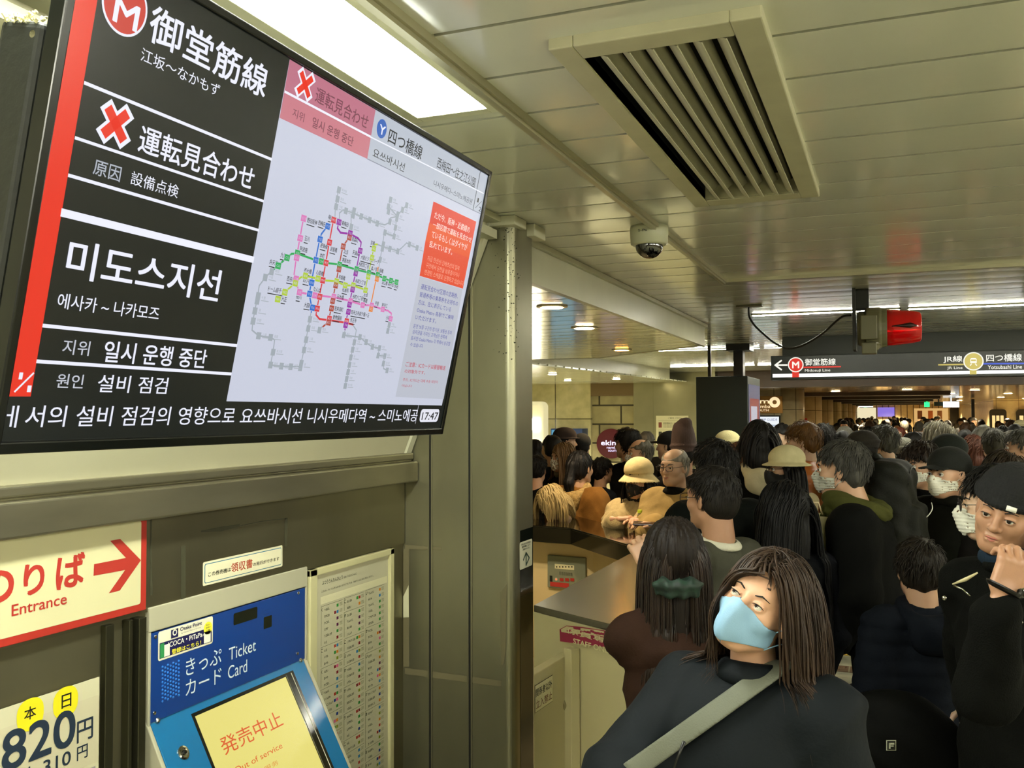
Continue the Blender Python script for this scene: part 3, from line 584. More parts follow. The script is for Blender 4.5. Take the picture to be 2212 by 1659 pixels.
T_(B_, '원인', (365, 1168), (540, 1172), (372, 1077), emat('#d0d4e0'), .012); T_(B_, '설비 점검', (632, 1198), (1085, 1213), (642, 1082), WH, .008)
T_(B_, '1', (124, 1115), (148, 1116), (128, 1070), WH); g.line([B_(222, 1075), B_(100, 1195)], .003, WH, 3); T_(B_, '1', (178, 1198), (203, 1200), (182, 1155), WH)
T_(B_, 'ㅔ서의 설비 점검의 영향으로', (35, 1430), (1525, 1402), (45, 1282), WH, .004); g.text('요쓰바시선 니시우메다역 ~ 스미노에공', (518, 917), (900, 912), (520, 881), WH, 3, .002)
g.line([(905, 876), (898, 915)], .0015, WH, 3); (a, b), (c, d) = g.q((906, 912)), g.q((951, 884)); g.rrect(a, b, c, d, .012, emat('#e9eaf6', 1.1), 3); g.text('17:47', (911, 907), (945, 906), (913, 891), emat('#101010'), 4, .02)
wa = [C_(470, 105), C_(2062, 1040), D_(1578, 1580), D_(35, 1550)]
g.poly(wa, PA, 1)
pk = emat('#c8788f', 1); g.poly([C_(470, 105), C_(1152, 507), C_(1085, 897), C_(388, 570)], pk, 2); g.poly([C_(430, 372), C_(1112, 724), C_(1085, 897), C_(388, 570)], emat('#d4808f', 1), 3); g.line([C_(430, 362), C_(1110, 720)], .005, WH, 4)
g.poly([C_(1152, 507), C_(2062, 1040), C_(1998, 1340), C_(1085, 897)], HD, 2); g.line([C_(1110, 722), C_(2010, 1172)], .003, WH, 4); g.line([C_(1085, 897), C_(1998, 1340)], .002, emat('#8f95a8'), 4)
cross(C_, (560, 205), (620, 405), (650, 255), (530, 360), .022)
dk = emat('#7d4254'); ink = emat('#23252b'); T_(C_, '運転見合わせ', (665, 440), (1085, 645), (690, 320), dk, .008, 4); T_(C_, '지위', (485, 560), (577, 602), (492, 488), dk, 0, 5); T_(C_, '일시 운행 중단', (640, 640), (968, 785), (652, 558), dk, .015, 5)
g.disc(C_(1200, 657), .0225, emat('#2f68c4'), 4, 30, sx=1.0); T_(C_, 'Y', (1175, 690), (1222, 700), (1180, 615), WH, .03, 5)
T_(C_, '四つ橋線', (1245, 765), (1515, 882), (1262, 645), ink, .012, 4); T_(C_, '요쓰바시선', (1125, 880), (1375, 1000), (1137, 805), ink, 0, 4)
T_(C_, '西梅田～住之江公園', (1635, 965), (1940, 1115), (1652, 880), ink, 0, 4); T_(C_, '니시우메다~스미노에공원', (1610, 1110), (1915, 1262), (1622, 1065), emat('#555a68'), 0, 4)
g.line([C_(1985, 995), C_(1925, 1308)], .003, ink, 4); T_(C_, '1', (1958, 1240), (1969, 1243), (1962, 1205), ink, 0, 4); g.line([C_(1995, 1235), C_(1945, 1287)], .0015, ink, 4); T_(C_, '2', (1970, 1310), (1987, 1314), (1974, 1275), ink, 0, 4)
g.poly([D_(1518, 117), D_(1824, 262), D_(1728, 742), D_(1418, 650)], emat('#e43a2a', 1.05), 2); g.poly([D_(1487, 268), D_(1795, 408), D_(1772, 522), D_(1459, 402)], emat('#ee5a2c', 1.05), 3); g.poly([D_(1459, 402), D_(1772, 522), D_(1728, 742), D_(1418, 650)], emat('#e84e30', 1.05), 3)
g.poly([D_(1418, 655), D_(1726, 747), D_(1590, 1535), D_(1245, 1518)], emat('#c6cbd8', 1), 2)
oj = emat('#ffe2d8', 1.1); nv = emat('#4a4aa8', 1); rt = emat('#c8324a', 1)
for s, bl, br, tl, m, bd in (('ただ今、阪神・近鉄線の', (1520, 237), (1775, 335), (1530, 187), oj, .01), ('一部区間で運転を見合わせ', (1510, 302), (1785, 412), (1517, 257), oj, .01), ('ているもしくはダイヤが', (1500, 375), (1755, 462), (1507, 322), oj, .01),
        ('乱れています。', (1485, 442), (1650, 490), (1490, 396), oj, .01), ('지금 한신선·긴테츠선의 일부', (1470, 540), (1700, 612), (1475, 502), emat('#ffb49a', 1), 0), ('구간에서 운전을 보류중이거나', (1460, 590), (1700, 656), (1463, 552), emat('#ffb49a', 1), 0),
        ('변경된 스케줄로 운행하고 있습니다', (1450, 640), (1730, 712), (1452, 600), emat('#ffb49a', 1), 0), ('運転見合わせ区間の定期券、', (1425, 745), (1690, 808), (1430, 705), nv, 0), ('普通券等の乗車券をお持ちの', (1415, 800), (1690, 862), (1420, 762), nv, 0),
        ('方は、左に表示している', (1405, 855), (1640, 902), (1408, 817), nv, 0), ('Osaka Metro 各駅でご乗降', (1395, 910), (1660, 957), (1398, 875), nv, 0), ('いただけます。', (1385, 962), (1535, 985), (1388, 927), nv, 0), ('운전 보류 구간의 정기권, 보통권 등의', (1370, 1025), (1645, 1066), (1372, 992), nv, 0),
        ('승차권을 가지신 고객님은 왼쪽에', (1365, 1066), (1610, 1102), (1367, 1034), nv, 0), ('표시한 Osaka Metro 각 역에서 승강할', (1353, 1110), (1635, 1146), (1355, 1078), nv, 0), ('수 있습니다', (1348, 1155), (1440, 1162), (1350, 1127), nv, 0),
        ('ご注意：ICカードは振替輸送', (1315, 1300), (1600, 1322), (1318, 1264), rt, .008), ('の対象外です。', (1308, 1346), (1455, 1356), (1310, 1318), rt, .004), ('주의 : IC카드는 대체 수송 대상이', (1295, 1406), (1545, 1420), (1297, 1382), rt, 0), ('아닙니다', (1288, 1446), (1360, 1452), (1290, 1427), rt, 0)):
    T_(D_, s, bl, br, tl, m, bd, 4, 2)
G_ = emat('#aab4bd', 1.)
greys = [[(835, 10), (830, 100), (815, 155), (812, 235)], [(845, 265), (845, 200), (870, 178), (945, 200), (1000, 225), (1060, 248), (1120, 275), (1170, 285), (1205, 265), (1210, 235), (1258, 225), (1290, 180), (1325, 145)], [(1258, 225), (1245, 305), (1235, 365), (1165, 340), (1152, 440), (1135, 535), (1120, 640)], [(1115, 425), (1152, 440), (1205, 455), (1262, 472), (1290, 450), (1325, 415), (1345, 425), (1400, 450)],
    [(928, 210), (928, 300), (918, 350)], [(1210, 100), (1195, 150), (1258, 225)], [(390, 590), (355, 620), (315, 660), (270, 720), (258, 800), (238, 900), (225, 970), (218, 1040), (265, 1080), (350, 1092), (380, 1110), (368, 1195), (350, 1290), (425, 1298), (495, 1302), (565, 1300), (590, 1180), (605, 1105), (620, 1025), (632, 960), (645, 890)],
    [(885, 1040), (875, 1075), (990, 1090), (1035, 1130), (1080, 1160), (1130, 1168), (1120, 1220), (1168, 1225), (1158, 1280), (1160, 1315), (1185, 1328)], [(940, 1002), (965, 1040), (950, 1125), (938, 1180), (925, 1235), (915, 1285), (905, 1340), (895, 1390), (885, 1440)], [(720, 1015), (700, 1040)], [(1210, 958), (1200, 1000), (1190, 1045)]]
for P in greys: g.line([D_(*p) for p in P], .0035, G_, 2)
gst = [(840, 35), (830, 100), (820, 155), (890, 185), (945, 200), (1000, 225), (1060, 250), (1115, 275), (1205, 262), (1258, 225), (1295, 178), (1325, 145), (1195, 155), (1210, 105), (1195, 190), (1245, 305), (1170, 340), (1235, 368), (1155, 440), (1205, 458), (1262, 475), (1345, 425), (1400, 450), (1135, 535), (928, 300), (358, 620), (312, 662), (258, 812), (238, 902), (225, 975), (265, 1080), (350, 1092), (368, 1198), (350, 1290), (428, 1298), (495, 1302), (567, 1293), (590, 1182), (605, 1108), (620, 1028), (632, 962),
       (875, 1075), (990, 1090), (1035, 1125), (1080, 1160), (1130, 1168), (1120, 1222), (1168, 1226), (1158, 1280), (1185, 1328), (950, 1127), (938, 1180), (925, 1235), (915, 1288), (905, 1340), (895, 1390), (885, 1440), (700, 1040), (1200, 1002), (1190, 1045)]
gl = emat('#b7bfc9', 1.)
for i, (x, y) in enumerate(gst):
    u, v = g.q(D_(x, y)); h_ = .013 if (x, y) in ((258, 812), (567, 1293), (945, 200), (1258, 225), (1155, 440)) else .0075; g.rect(u-.0075, v-h_, u+.0075, v+h_, G_, 3)
    g.rect(u+.012, v-.004, u+.038, v-.002, gl, 3); g.tline(['新大阪', '関目', '今福', '千里', '港', '平野', '八尾', '長居'][i % 8], u+.012, v, .0065, gl, 3, .01)
LN = dict(p=('#e07bbf', [[(585, 238), (560, 380), (540, 490), (533, 525), (518, 640), (532, 672), (545, 745), (555, 768), (665, 790), (800, 803), (918, 830), (1010, 860), (1072, 862), (1152, 890), (1190, 900), (1215, 920), (1210, 958)]]),
    b=('#2a72d0', [[(757, 295), (715, 350), (702, 388), (672, 538), (642, 700), (627, 780), (640, 850), (648, 878), (642, 910)]]), r=('#dc3a44', [[(800, 250), (770, 410), (745, 557), (722, 682), (698, 800), (682, 885), (675, 930), (700, 960), (768, 968), (890, 987), (940, 1000)]]),
    v=('#9a2ca8', [[(838, 265), (828, 310), (850, 340), (918, 350), (975, 380), (998, 410), (990, 470), (963, 605), (958, 630), (938, 720), (935, 748), (918, 830), (905, 908), (888, 975), (882, 1035)]]), n=('#b34a3a', [[(913, 375), (868, 440), (842, 570), (838, 600), (820, 690), (815, 718), (798, 805), (785, 883), (768, 960), (762, 985), (725, 1015)]]),
    g=('#2fae5c', [[(375, 600), (400, 580), (465, 520), (500, 492), (540, 490), (672, 538), (745, 557), (842, 570), (963, 605), (1052, 628), (1113, 643), (1163, 670), (1210, 685), (1250, 695)]]), l=('#b6d23c', [[(400, 817), (450, 768), (525, 703), (560, 665), (597, 650), (687, 670), (722, 682), (820, 690), (883, 718), (940, 720), (1028, 750), (1048, 650), (1075, 520), (1088, 455), (1098, 425), (1115, 425)]]),
    o=('#ec8a3c', [[(1120, 590), (1113, 643), (1108, 665), (1068, 860), (1065, 888)]]))
for k in 'opgnlvbr':
    c, Ps = LN[k]
    for P in Ps: g.line([D_(*p) for p in P], .0048, emat(c, 1.05), 3+'opgnlvbr'.index(k) % 3)
ST = dict(p=[(585, 238), (560, 380), (535, 520), (530, 672), (555, 768), (665, 790), (800, 800), (920, 830), (1008, 860), (1072, 862), (1152, 890), (1208, 958)], b=[(757, 295), (702, 388), (672, 538), (642, 700), (627, 780), (648, 878)], r=[(800, 250), (770, 410), (745, 557), (722, 682), (700, 800), (682, 885), (768, 958), (892, 975)],
    v=[(838, 265), (918, 345), (990, 470), (958, 632), (935, 748), (913, 857), (905, 908), (886, 1003)], n=[(913, 375), (868, 440), (838, 602), (815, 718), (793, 830), (785, 883), (764, 985)], g=[(402, 578), (466, 520), (540, 488), (710, 547), (842, 570), (963, 603), (1052, 628), (1115, 643), (1163, 670), (1210, 685), (1250, 695)],
    l=[(400, 817), (450, 768), (525, 703), (597, 650), (687, 670), (820, 690), (883, 718), (940, 718), (1028, 753), (1048, 655), (1075, 520), (1088, 455)], o=[(1110, 672), (1067, 888)])
code = dict(p='S', b='Y', r='M', v='T', n='K', g='C', l='N', o='I')
for k, P in ST.items():
    for j, (x, y) in enumerate(P):
        u, v = g.q(D_(x, y)); g.rect(u-.0105, v-.008, u+.0105, v+.008, PA, 6); g.rect(u-.0095, v-.007, u+.0095, v+.007, emat(LN[k][0], 1.05), 7); g.tbox('%s%d' % (code[k], 11+j), u-.006, v-.003, u+.006, v+.003, PA, 8, 0, 1)
lab = [('野田阪神', 610, 260), ('玉川', 590, 390), ('阿波座', 558, 465), ('西梅田', 690, 278), ('肥後橋', 705, 440), ('本町', 700, 512), ('梅田', 762, 238), ('東梅田', 858, 280), ('淀屋橋', 775, 465), ('南森町', 930, 395), ('北浜', 872, 485), ('天満橋', 935, 490), ('堺筋本町', 860, 545), ('谷町四丁目', 978, 575), ('森ノ宮', 1068, 605), ('緑橋', 1128, 620), ('大阪ビジネスパーク', 995, 525),
    ('京橋', 1065, 420), ('九条', 420, 510), ('弁天町', 340, 560), ('西大橋', 588, 620), ('心斎橋', 675, 635), ('四ツ橋', 582, 690), ('長堀橋', 835, 668), ('谷町六丁目', 955, 695), ('松屋町', 862, 757), ('西長堀', 465, 680), ('ドーム前千代崎', 330, 752), ('大正', 425, 825), ('なんば', 655, 755), ('桜川', 532, 808), ('日本橋', 825, 808), ('谷町九丁目', 935, 808), ('鶴橋', 1012, 835), ('今里', 1095, 855), ('新深江', 1145, 868), ('小路', 1175, 958),
    ('玉造', 1015, 790), ('大国町', 588, 868), ('恵美須町', 805, 893), ('四天王寺前夕陽ヶ丘', 925, 920), ('動物園前', 795, 955), ('天王寺', 918, 975), ('深江橋', 1145, 705), ('高井田', 1190, 715), ('長田', 1235, 730)]
ik = emat('#1b1d22')
for s, x, y in lab:
    u, v = g.q(D_(x, y)); w_ = .0105*len(s)*.9; g.tbox(s, u, v-.002, u+w_, v+.009, ik, 5, .012, 1); g.rect(u, v-.0075, u+w_*.8, v-.0055, ik, 5)
g.build('screen', T)

# ================================================================== light box and rail over the machines
za, zb = 1.72, CEIL-.01; xA, xB = -2.105, -2.105+(CEIL-1.72)*.40
T = thing('wall_light_box', 'long cream leaning panel above the steel rail behind the big display', 'panel', (-2.1, 1.5, 1.7))
lb = MB(); lb.hexa([(xA, -3, za), (xA, 3.90, za), (xB, 3.90, zb), (xB, -3, zb)], (-.03, 0, .012)); lb.build('panel', T, mat('lightbox_cream', '#b2ae92', rough=.35, noise=.04, nscale=2))
ed = MB(); ed.hexa([(xA+.002, 3.865, za), (xA+.002, 3.912, za), (xB+.002, 3.912, zb), (xB+.002, 3.865, zb)], (.012, 0, -.005)); ed.box((xB-.05, -3, CEIL-.10), (xB+.03, 3.9, CEIL-.06)).box((xB-.05, -3, CEIL-.03), (xB+.06, 3.9, CEIL-.004)); ed.build('edge_strip', T, M_trim)
rl = MB(); rl.box((-2.135, -3, 1.588), (-2.052, 3.915, 1.683)).box((-2.135, -3, 1.690), (-2.075, 3.915, 1.722)).box((-2.135, -3, 1.68), (-2.085, 3.915, 1.695))
tag(rl.build('steel_rail', None, mat('rail_steel', '#98937c', rough=.3, metal=.9, noise=.25, nscale=3, stretch=(1, .6, 3), rnoise=.07), bevel=.008, seg=3), 'long brushed steel rail running along the wall under the big display', 'rail')
# upper steel fascia
struct('trim_12', MB().box((-2.15, -3, 1.296), (-2.125, 3.915, 1.59)), mat('fascia_steel', '#858066', rough=.33, metal=.9, noise=.25, nscale=2.5, stretch=(1, 1, .3), rnoise=.09))
WP = Plane((-2.125, 0, CH), (0, 1, 0), (0, 0, 1))
g = Gfx(WP, lambda x, y: (x*.28933, 980+y*.28933), .0006, .0006)
tp = mat('tape_residue', '#35341f', rough=.7)
g.poly([(1350, 690), (1385, 685), (1385, 1080), (1350, 1090)], tp, 0); g.poly([(2125, 480), (2147, 478), (2142, 690), (2122, 700)], tp, 0)
g.poly([(1500, 575), (1650, 545), (1790, 525), (1790, 545), (1650, 580), (1500, 585)], tp, 0); g.poly([(1790, 535), (1960, 500), (2140, 480), (2140, 488), (1960, 508), (1790, 542)], tp, 0); g.poly([(1120, 440), (1135, 438), (1130, 700), (1140, 1050), (1120, 1060)], tp, 0)
tag(g.build('tape_mark', None), 'dark tape residue marks on the steel above the ticket machine', 'mark', kind='stuff')
# Entrance sign
SP = Plane((-2.105, 0, CH), (0, 1, 0), (0, 0, 1)); ye = SP.uv(317, 1200)[0]; zt = SP.uv(316, 1107)[1]+CH; zb2 = SP.uv(315, 1317)[1]+CH
T = thing('entrance_sign', 'cream sign with red border, red arrow pointing right and the word Entrance', 'sign', (-2.12, 1.6, 1.45))
MB().box((-2.125, .8, zb2), (-2.105, ye, zt)).build('board', T, mat('sign_red', '#9c2c22', rough=.35), bevel=.002)
g = Gfx(SP, lambda x, y: (x*.28933, 980+y*.28933), .0006, .0006); rd = pmat('#9c2c22')
v0, v1 = zb2-CH, zt-CH; g.rrect(.82, v0+.022, ye-.024, v1-.022, .008, mat('sign_cream', '#bab58e', rough=.35), 0)
g.poly([(820, 650), (895, 636), (1050, 795), (892, 1022), (810, 1042), (932, 868), (696, 912), (700, 825), (938, 778)], rd, 1)
g.text('り', (178, 1060), (322, 1060), (180, 838), rd, 1, .05, 6); g.text('ば', (420, 1015), (625, 1015), (425, 770), rd, 1, .05, 6); g.text('の', (-150, 1135), (92, 1105), (-150, 905), rd, 1, .06, 6); g.text('Entrance', (85, 1215), (495, 1128), (88, 1130), rd, 1, .02, 6)
g.build('lettering', T)
# price poster
PP = Plane((-2.118, 0, CH), (0, 1, 0), (0, 0, 1)); (yr, ztp) = PP.uv(215, 1462)
T = thing('price_poster', 'white price poster reading 820 yen with two yellow highlighted characters', 'poster', (-2.12, 1.8, 1.0))
MB().box((-2.122, 1.2, .72), (-2.118, yr, ztp+CH)).build('sheet', T, pmat('#b9b597'))
g = Gfx(PP, lambda x, y: (x*.2525, 1240+y*.2525), .0004, .0004); nvy = pmat('#1c2a3a'); yl = pmat('#cfc41a')
u2, v2 = g.q((845, 1030)); g.rect(1.2, -.99, u2, v2, pmat('#b5af93'), 0); u3, v3 = g.q((815, 1640)); g.rect(1.2, -1.17, u3, v3, pmat('#8b8486'), 1)
for (x, y) in ((560, 1095), (258, 1200)): u, v = g.q((x, y)); g.rrect(u-.042, v-.042, u+.042, v+.042, .034, yl, 2)
g.text('日', (523, 1155), (605, 1150), (523, 1040), pmat('#15150f'), 3, .02); g.text('本', (203, 1260), (303, 1255), (205, 1150), pmat('#15150f'), 3, .02)
g.text('820', (15, 1700), (635, 1480), (100, 1340), nvy, 3, .03, 6); g.text('円', (655, 1450), (790, 1410), (655, 1268), nvy, 3, .02, 5); g.text('円', (655, 1600), (745, 1575), (655, 1485), nvy, 3, .02); g.text('310', (365, 1720), (600, 1625), (370, 1600), nvy, 3, .02, 5)
g.text('1,', (240, 1740), (300, 1720), (240, 1650), nvy, 3, .02)
g.build('print', T)
# vertical metal strips between poster and machine
vs = MB()
for a, b, d in ((222, 240, .012), (268, 276, .02), (284, 300, .03)):
    p, q = WP.uv(a, 1500)[0], WP.uv(b, 1500)[0]; vs.box((-2.135, p, 0), (-2.135+d+.008, q, 1.29))
struct('trim_13', vs, mat('strip_steel', '#4c4b3a', rough=.3, metal=.85), bevel=.002)
# ================================================================== ticket machine
ym0, ym1 = 2.268, 3.112
T = thing('ticket_machine', 'blue ticket machine with yellow out of service screen', 'ticket machine', (-2.0, 2.69, 0))
zc = CH-.9435; SLX = .197; SLZ = .366
M_mc = mat('machine_cream', '#a5a28a', rough=.35)
fm = MB(); fm.box((-2.15, ym0, CH-.668), (-2.118, ym1, CH-.592)).box((-2.15, ym0, .1), (-2.12, ym0+.012, CH-.66)).box((-2.15, ym1-.008, .1), (-2.12, ym1+.004, CH-.66))
for yy in (ym0-.002, ym1-.012):
    fm.hexa([(-2.135, yy, zc), (-2.135, yy, .4), (-2.135+SLX*1.75, yy, zc-SLZ*1.75), (-2.135+.004, yy, zc+.01)], (0, .016, 0))
fm.build('surround', T, M_mc, bevel=.003)
hp = MB(); hp.box((-2.135, ym0+.012, zc-.004), (-2.122, ym1-.010, CH-.672)); hp.build('header_panel', T, mat('header_blue', '#0e3880', rough=.3, coat=.2), bevel=.002)
SLP = Plane((-2.135+.006, ym0, zc), (0, 1, 0), (-SLX, 0, SLZ))
L_ = math.hypot(SLX, SLZ)*1.75
sp_ = MB(); slab(SLP, .016, -L_, ym1-ym0-.014, 0, -.05, 0, sp_); sp_.build('slanted_panel', T, mat('panel_blue', '#10669a', rough=.25, coat=.3), bevel=.004)
MB().box((-2.135, ym0+.02, .05), (-2.135+SLX*1.7, ym1-.02, .48)).build('base', T, M_mc)
g = Gfx(Plane((-2.122, 0, CH), (0, 1, 0), (0, 0, 1)), lambda x, y: (300+x*.27125, 1240+y*.27125), .0005, .0005); wt = pmat('#c6d6e0')
F_ = lambda s, bl, br, tl, b=.0: g.text(s, bl, br, tl, wt, 1, b, 6)
F_('きっぷ', (372, 815), (655, 730), (375, 680)); F_('カード', (370, 975), (655, 890), (372, 850)); F_('Ticket', (715, 690), (930, 625), (720, 590)); F_('Card', (708, 838), (860, 785), (712, 735))
bk = mat('slot_black', '#10160f', rough=.2); (a, b), (c, d) = g.q((752, 410)), g.q((942, 258)); g.rrect(a, b, c, d, .006, bk, 1); (a, b), (c, d) = g.q((992, 440)), g.q((1057, 325)); g.rrect(a, b, c, d, .003, bk, 1)
g.line([(1000, 292), (1050, 275)], .001, pmat('#0c2c66'), 1); g.line([(990, 325), (1062, 305)], .001, pmat('#0c2c66'), 1); g.build('lettering', T)
dots = MB()
for r in range(19):
    for c_ in range(7):
        if (r+c_) % 2: continue
        P = Plane((-2.122, 0, CH), (0, 1, 0), (0, 0, 1)).hit(300+(188+c_*21.5)*.27125, 1240+(740+r*15.2-c_*8.)*.27125); dots.lathe(P, [(.0042, 0), (.0035, .002), (.0012, .0032)], 8, (1, 0, 0))
dots.build('speaker_dots', T, mat('dots_blue', '#2a66b8', rough=.15))
sc = MB()
for (x, y) in ((131, 500), (1268, 150), (122, 1107), (1262, 632)):
    P = Plane((-2.122, 0, CH), (0, 1, 0), (0, 0, 1)).hit(300+x*.27125, 1240+y*.27125); MB().lathe(P, [(.006, 0), (.0055, .003), (.002, .004)], 12, (1, 0, 0)).build('screw', T, M_chrome)
nx = tuple(SLP.N)
for (x, y) in ((140, 1170), (1280, 690)):
    P = SLP.hit(300+x*.27125, 1240+y*.27125); MB().lathe(P, [(.009, 0), (.008, .008), (.003, .011)], 14, nx).build('screw', T, M_chrome)
P = SLP.hit(300+352*.27125, 1240+1425*.27125); MB().lathe(P, [(.022, 0), (.022, .004), (.016, .006), (.012, .004)], 24, nx).build('lock', T, M_chrome); MB().lathe(P, [(.008, .004), (.006, .012), (.002, .013)], 16, nx).build('lock_core', T, mat('lock_dark', '#3a3a34', rough=.2, metal=.8))
g = Gfx(SLP, lambda x, y: (300+x*.27125, 1240+y*.27125), .0006, .0006)
a, b = g.q((445, 1135)); c, d = g.q((1165, 815)); ys = emat('#f6ea82', .98); vb = b-(c-a)*.76
g.rect(a-.012, vb-.02, c+.055, b+.012, mat('screen_bezel', '#0d0f0c', rough=.15, coat=.5), 0); g.rect(a, vb, c, b, ys, 1)
g.rect(c+.004, vb-.01, c+.008, b+.004, mat('bezel_line', '#6a6a50', rough=.3), 1); g.rect(c+.036, vb-.01, c+.040, b+.006, mat('bezel_line2', '#c9c9b0', rough=.3), 1)
og = emat('#e8602a', 1); g.text('発売中止', (680, 1450), (1158, 1215), (680, 1290), og, 2, .004, 5); g.text('Out of service', (770, 1590), (1158, 1420), (800, 1520), og, 2, 0, 4)
g.text('停止服务', (880, 1650), (1125, 1540), (900, 1590), emat('#e89a4a', 1), 2, 0, 4); g.build('screen', T)
# sticker on the header
stp = Plane((-2.1215, 0, CH), (0, 1, 0), (0, 0, 1)); g = Gfx(stp, lambda x, y: (300+x*.27125, 1240+y*.27125), .001, .0005)
a, b = g.q((150, 697)); c, d = g.q((588, 332)); T = thing('advice_sticker', 'white and navy sticker reading Osaka Point on the blue machine', 'sticker', (-2.12, (a+c)/2, CH+(b+d)/2))
g.rrect(a, b, c, d, .008, pmat('#d8d5bd'), 0); n_ = pmat('#17174a'); W2 = pmat('#e6e4d2'); h = d-b
g.rect(a+.006, b+.006, c-.006, b+h*.60, n_, 1); u, v = g.q((252, 515)); u4, v4 = g.q((310, 430)); g.rect(u, v, u4, v4, n_, 2); g.disc(((u+u4)/2, (v+v4)/2+.003), .010, W2, 3, 20, uv=True); g.disc(((u+u4)/2, (v+v4)/2+.003), .006, n_, 4, 20, uv=True)
g.text('Osaka Point', (325, 455), (498, 420), (325, 425), n_, 2, .02); g.text('by Osaka Metro Group', (333, 480), (490, 430), (333, 465), pmat('#77756a'), 2)
g.text('ICOCA・PiTaPa', (230, 585), (500, 500), (232, 545), W2, 2, .02); g.text('の', (503, 497), (522, 492), (503, 480), W2, 2)
g.text('登録はこちら！', (258, 640), (490, 570), (262, 600), pmat('#e8e23c'), 2, .025)
u, v = g.q((547, 430)); g.disc((u, v), .021, pmat('#e8e03a'), 2, uv=True); g.tbox('事前に', u-.010, v+.008, u+.010, v+.014, n_, 3); g.tbox('登録が', u-.012, v-.001, u+.012, v+.005, n_, 3); g.tbox('必要!', u-.010, v-.010, u+.010, v-.004, n_, 3)
g.rect(a+.008, b+.008, a+.026, b+.052, pmat('#2f8a4c'), 2); g.rect(a+.026, b+.008, a+.05, b+.045, W2, 2); g.rect(c-.045, b+.008, c-.012, b+.045, W2, 2)
g.build('print', T)
g = Gfx(WP, lambda x, y: (x*.28933, 980+y*.28933), .0008, .0006); T = thing('receipt_sticker', 'white sticker with blue outline and red characters on the steel above the machine', 'sticker', (-2.12, 2.75, 1.38))
a, b = g.q((1512, 990)); c, d = g.q((2108, 683)); g.rrect(a, b, c, d, .006, pmat('#cfcbab'), 0); g.rrect(a+.008, b+.007, c-.008, d-.007, .006, pmat('#2a6c88'), 1); g.rrect(a+.0105, b+.0095, c-.0105, d-.0095, .005, pmat('#cfcbab'), 2)
kb = pmat('#191a16'); g.text('この券売機は', (1550, 920), (1718, 885), (1552, 885), kb, 3, .015); g.text('領収書', (1722, 888), (1880, 855), (1722, 818), pmat('#a8402c'), 3, .02, 5); g.text('の発行ができます', (1885, 842), (2080, 800), (1887, 813), kb, 3, .015); g.build('print', T)
# ================================================================== fare board
T = thing('fare_board', 'tall cream fare table with coloured line squares right of the ticket machine', 'board', (-2.1, 3.46, .6))
ya, yb = 3.125, 3.797
MB().box((-2.16, ya, .05), (-2.128, yb, 1.291)).build('backing', T, mat('board_cream', '#a9a688', rough=.4)); fbm = MB()
fbm.box((-2.135, ya, .05), (-2.113, ya+.05, 1.291)).box((-2.135, yb-.035, .05), (-2.113, yb, 1.291)).box((-2.135, ya, 1.262), (-2.113, yb, 1.291)); fbm.build('frame', T, mat('board_frame', '#bcb78c', rough=.3), bevel=.004)
g = Gfx(Plane((-2.1275, 0, CH), (0, 1, 0), (0, 0, 1)), lambda x, y: (640+x*.27660, 1200+y*.27660), .0005, .0004)
pg_ = pmat('#b4b094'); a, b = g.q((178, 340)); c, d = g.q((692, 155)); g.rect(ya+.05, -1.85, yb-.035, -.64, pg_, 0)
kb = pmat('#1f2018'); gr = pmat('#8f8c70')
g.text('ふつううんちんひょう', (200, 232), (360, 190), (202, 200), kb, 2, .02, 3); g.text('（あいうえおじゅん）', (368, 180), (470, 145), (370, 160), kb, 2, .01, 2); g.text('このひょうにうんちんのないえきについては、かかりいんにおたずねください。', (195, 292), (600, 175), (197, 275), kb, 2, .01, 2)
g.rect(a+.01, g.q((180, 388))[1], yb-.045, g.q((176, 330))[1], pmat('#cdc8a4'), 1)
cols = ['#2f8a3c', '#a8332a', '#5a1c4a', '#c8781e', '#c85a86', '#7a8a1e', '#1c3a8a', '#7d1a2c', '#2a7ab0', '#2f8a3c']
rows = []; rr = random.Random(11)
names = ['あべの', 'いずみ', 'うえほんまち', 'えびす', 'おおさかこう', 'かどま', 'きたはま', 'くじょう', 'こすもすくえあ', 'さくらがわ', 'すみのえ', 'せんばやし', 'だいこくちょう', 'たにまち', 'つるはし', 'てんのうじ', 'ながい', 'なかもず', 'にしなかじま', 'のえ', 'ひごばし', 'ふかえばし', 'べんてん', 'ほんまち', 'もりぐち', 'やお', 'ゆうひ', 'よどやばし']
for ci, (x0, x1, y0) in enumerate(((192, 362, 395), (372, 530, 330), (540, 686, 268))):
    ul, _ = g.q((x0, y0)); ur, _ = g.q((x1, y0)); _, v = g.q((x0+10, y0)); v0_ = v; k = 0; grp = 0
    while v > -1.80:
        if grp <= 0:
            g.rect(ul, v-.002, ur, v-.001, kb, 1); g.tline('あいうえおかきくけこ'[rr.randrange(10)], ul+.002, v-.022, .014, kb, 2, .02); grp = rr.choice((2, 3, 4, 6)); g.rect(ul, v-grp*.0262, ul+.004, v-.002, gr, 1); v -= .006
        nm = names[rr.randrange(len(names))]; g.tbox(nm, ul+.024, v-.018, ul+.024+.0092*len(nm), v-.0075, kb, 2, .03, 1)
        n2 = 2 if rr.random() < .25 else 1
        for j in range(n2): g.rect(ur-.048-.018*j, v-.017, ur-.033-.018*j, v-.005, pmat(cols[rr.randrange(10)]), 2)
        for j in range(3): g.rect(ur-.026, v-.006-.005*j, ur-.004, v-.0035-.005*j, gr, 2)
        v -= .0262; grp -= 1
g.build('print', T)
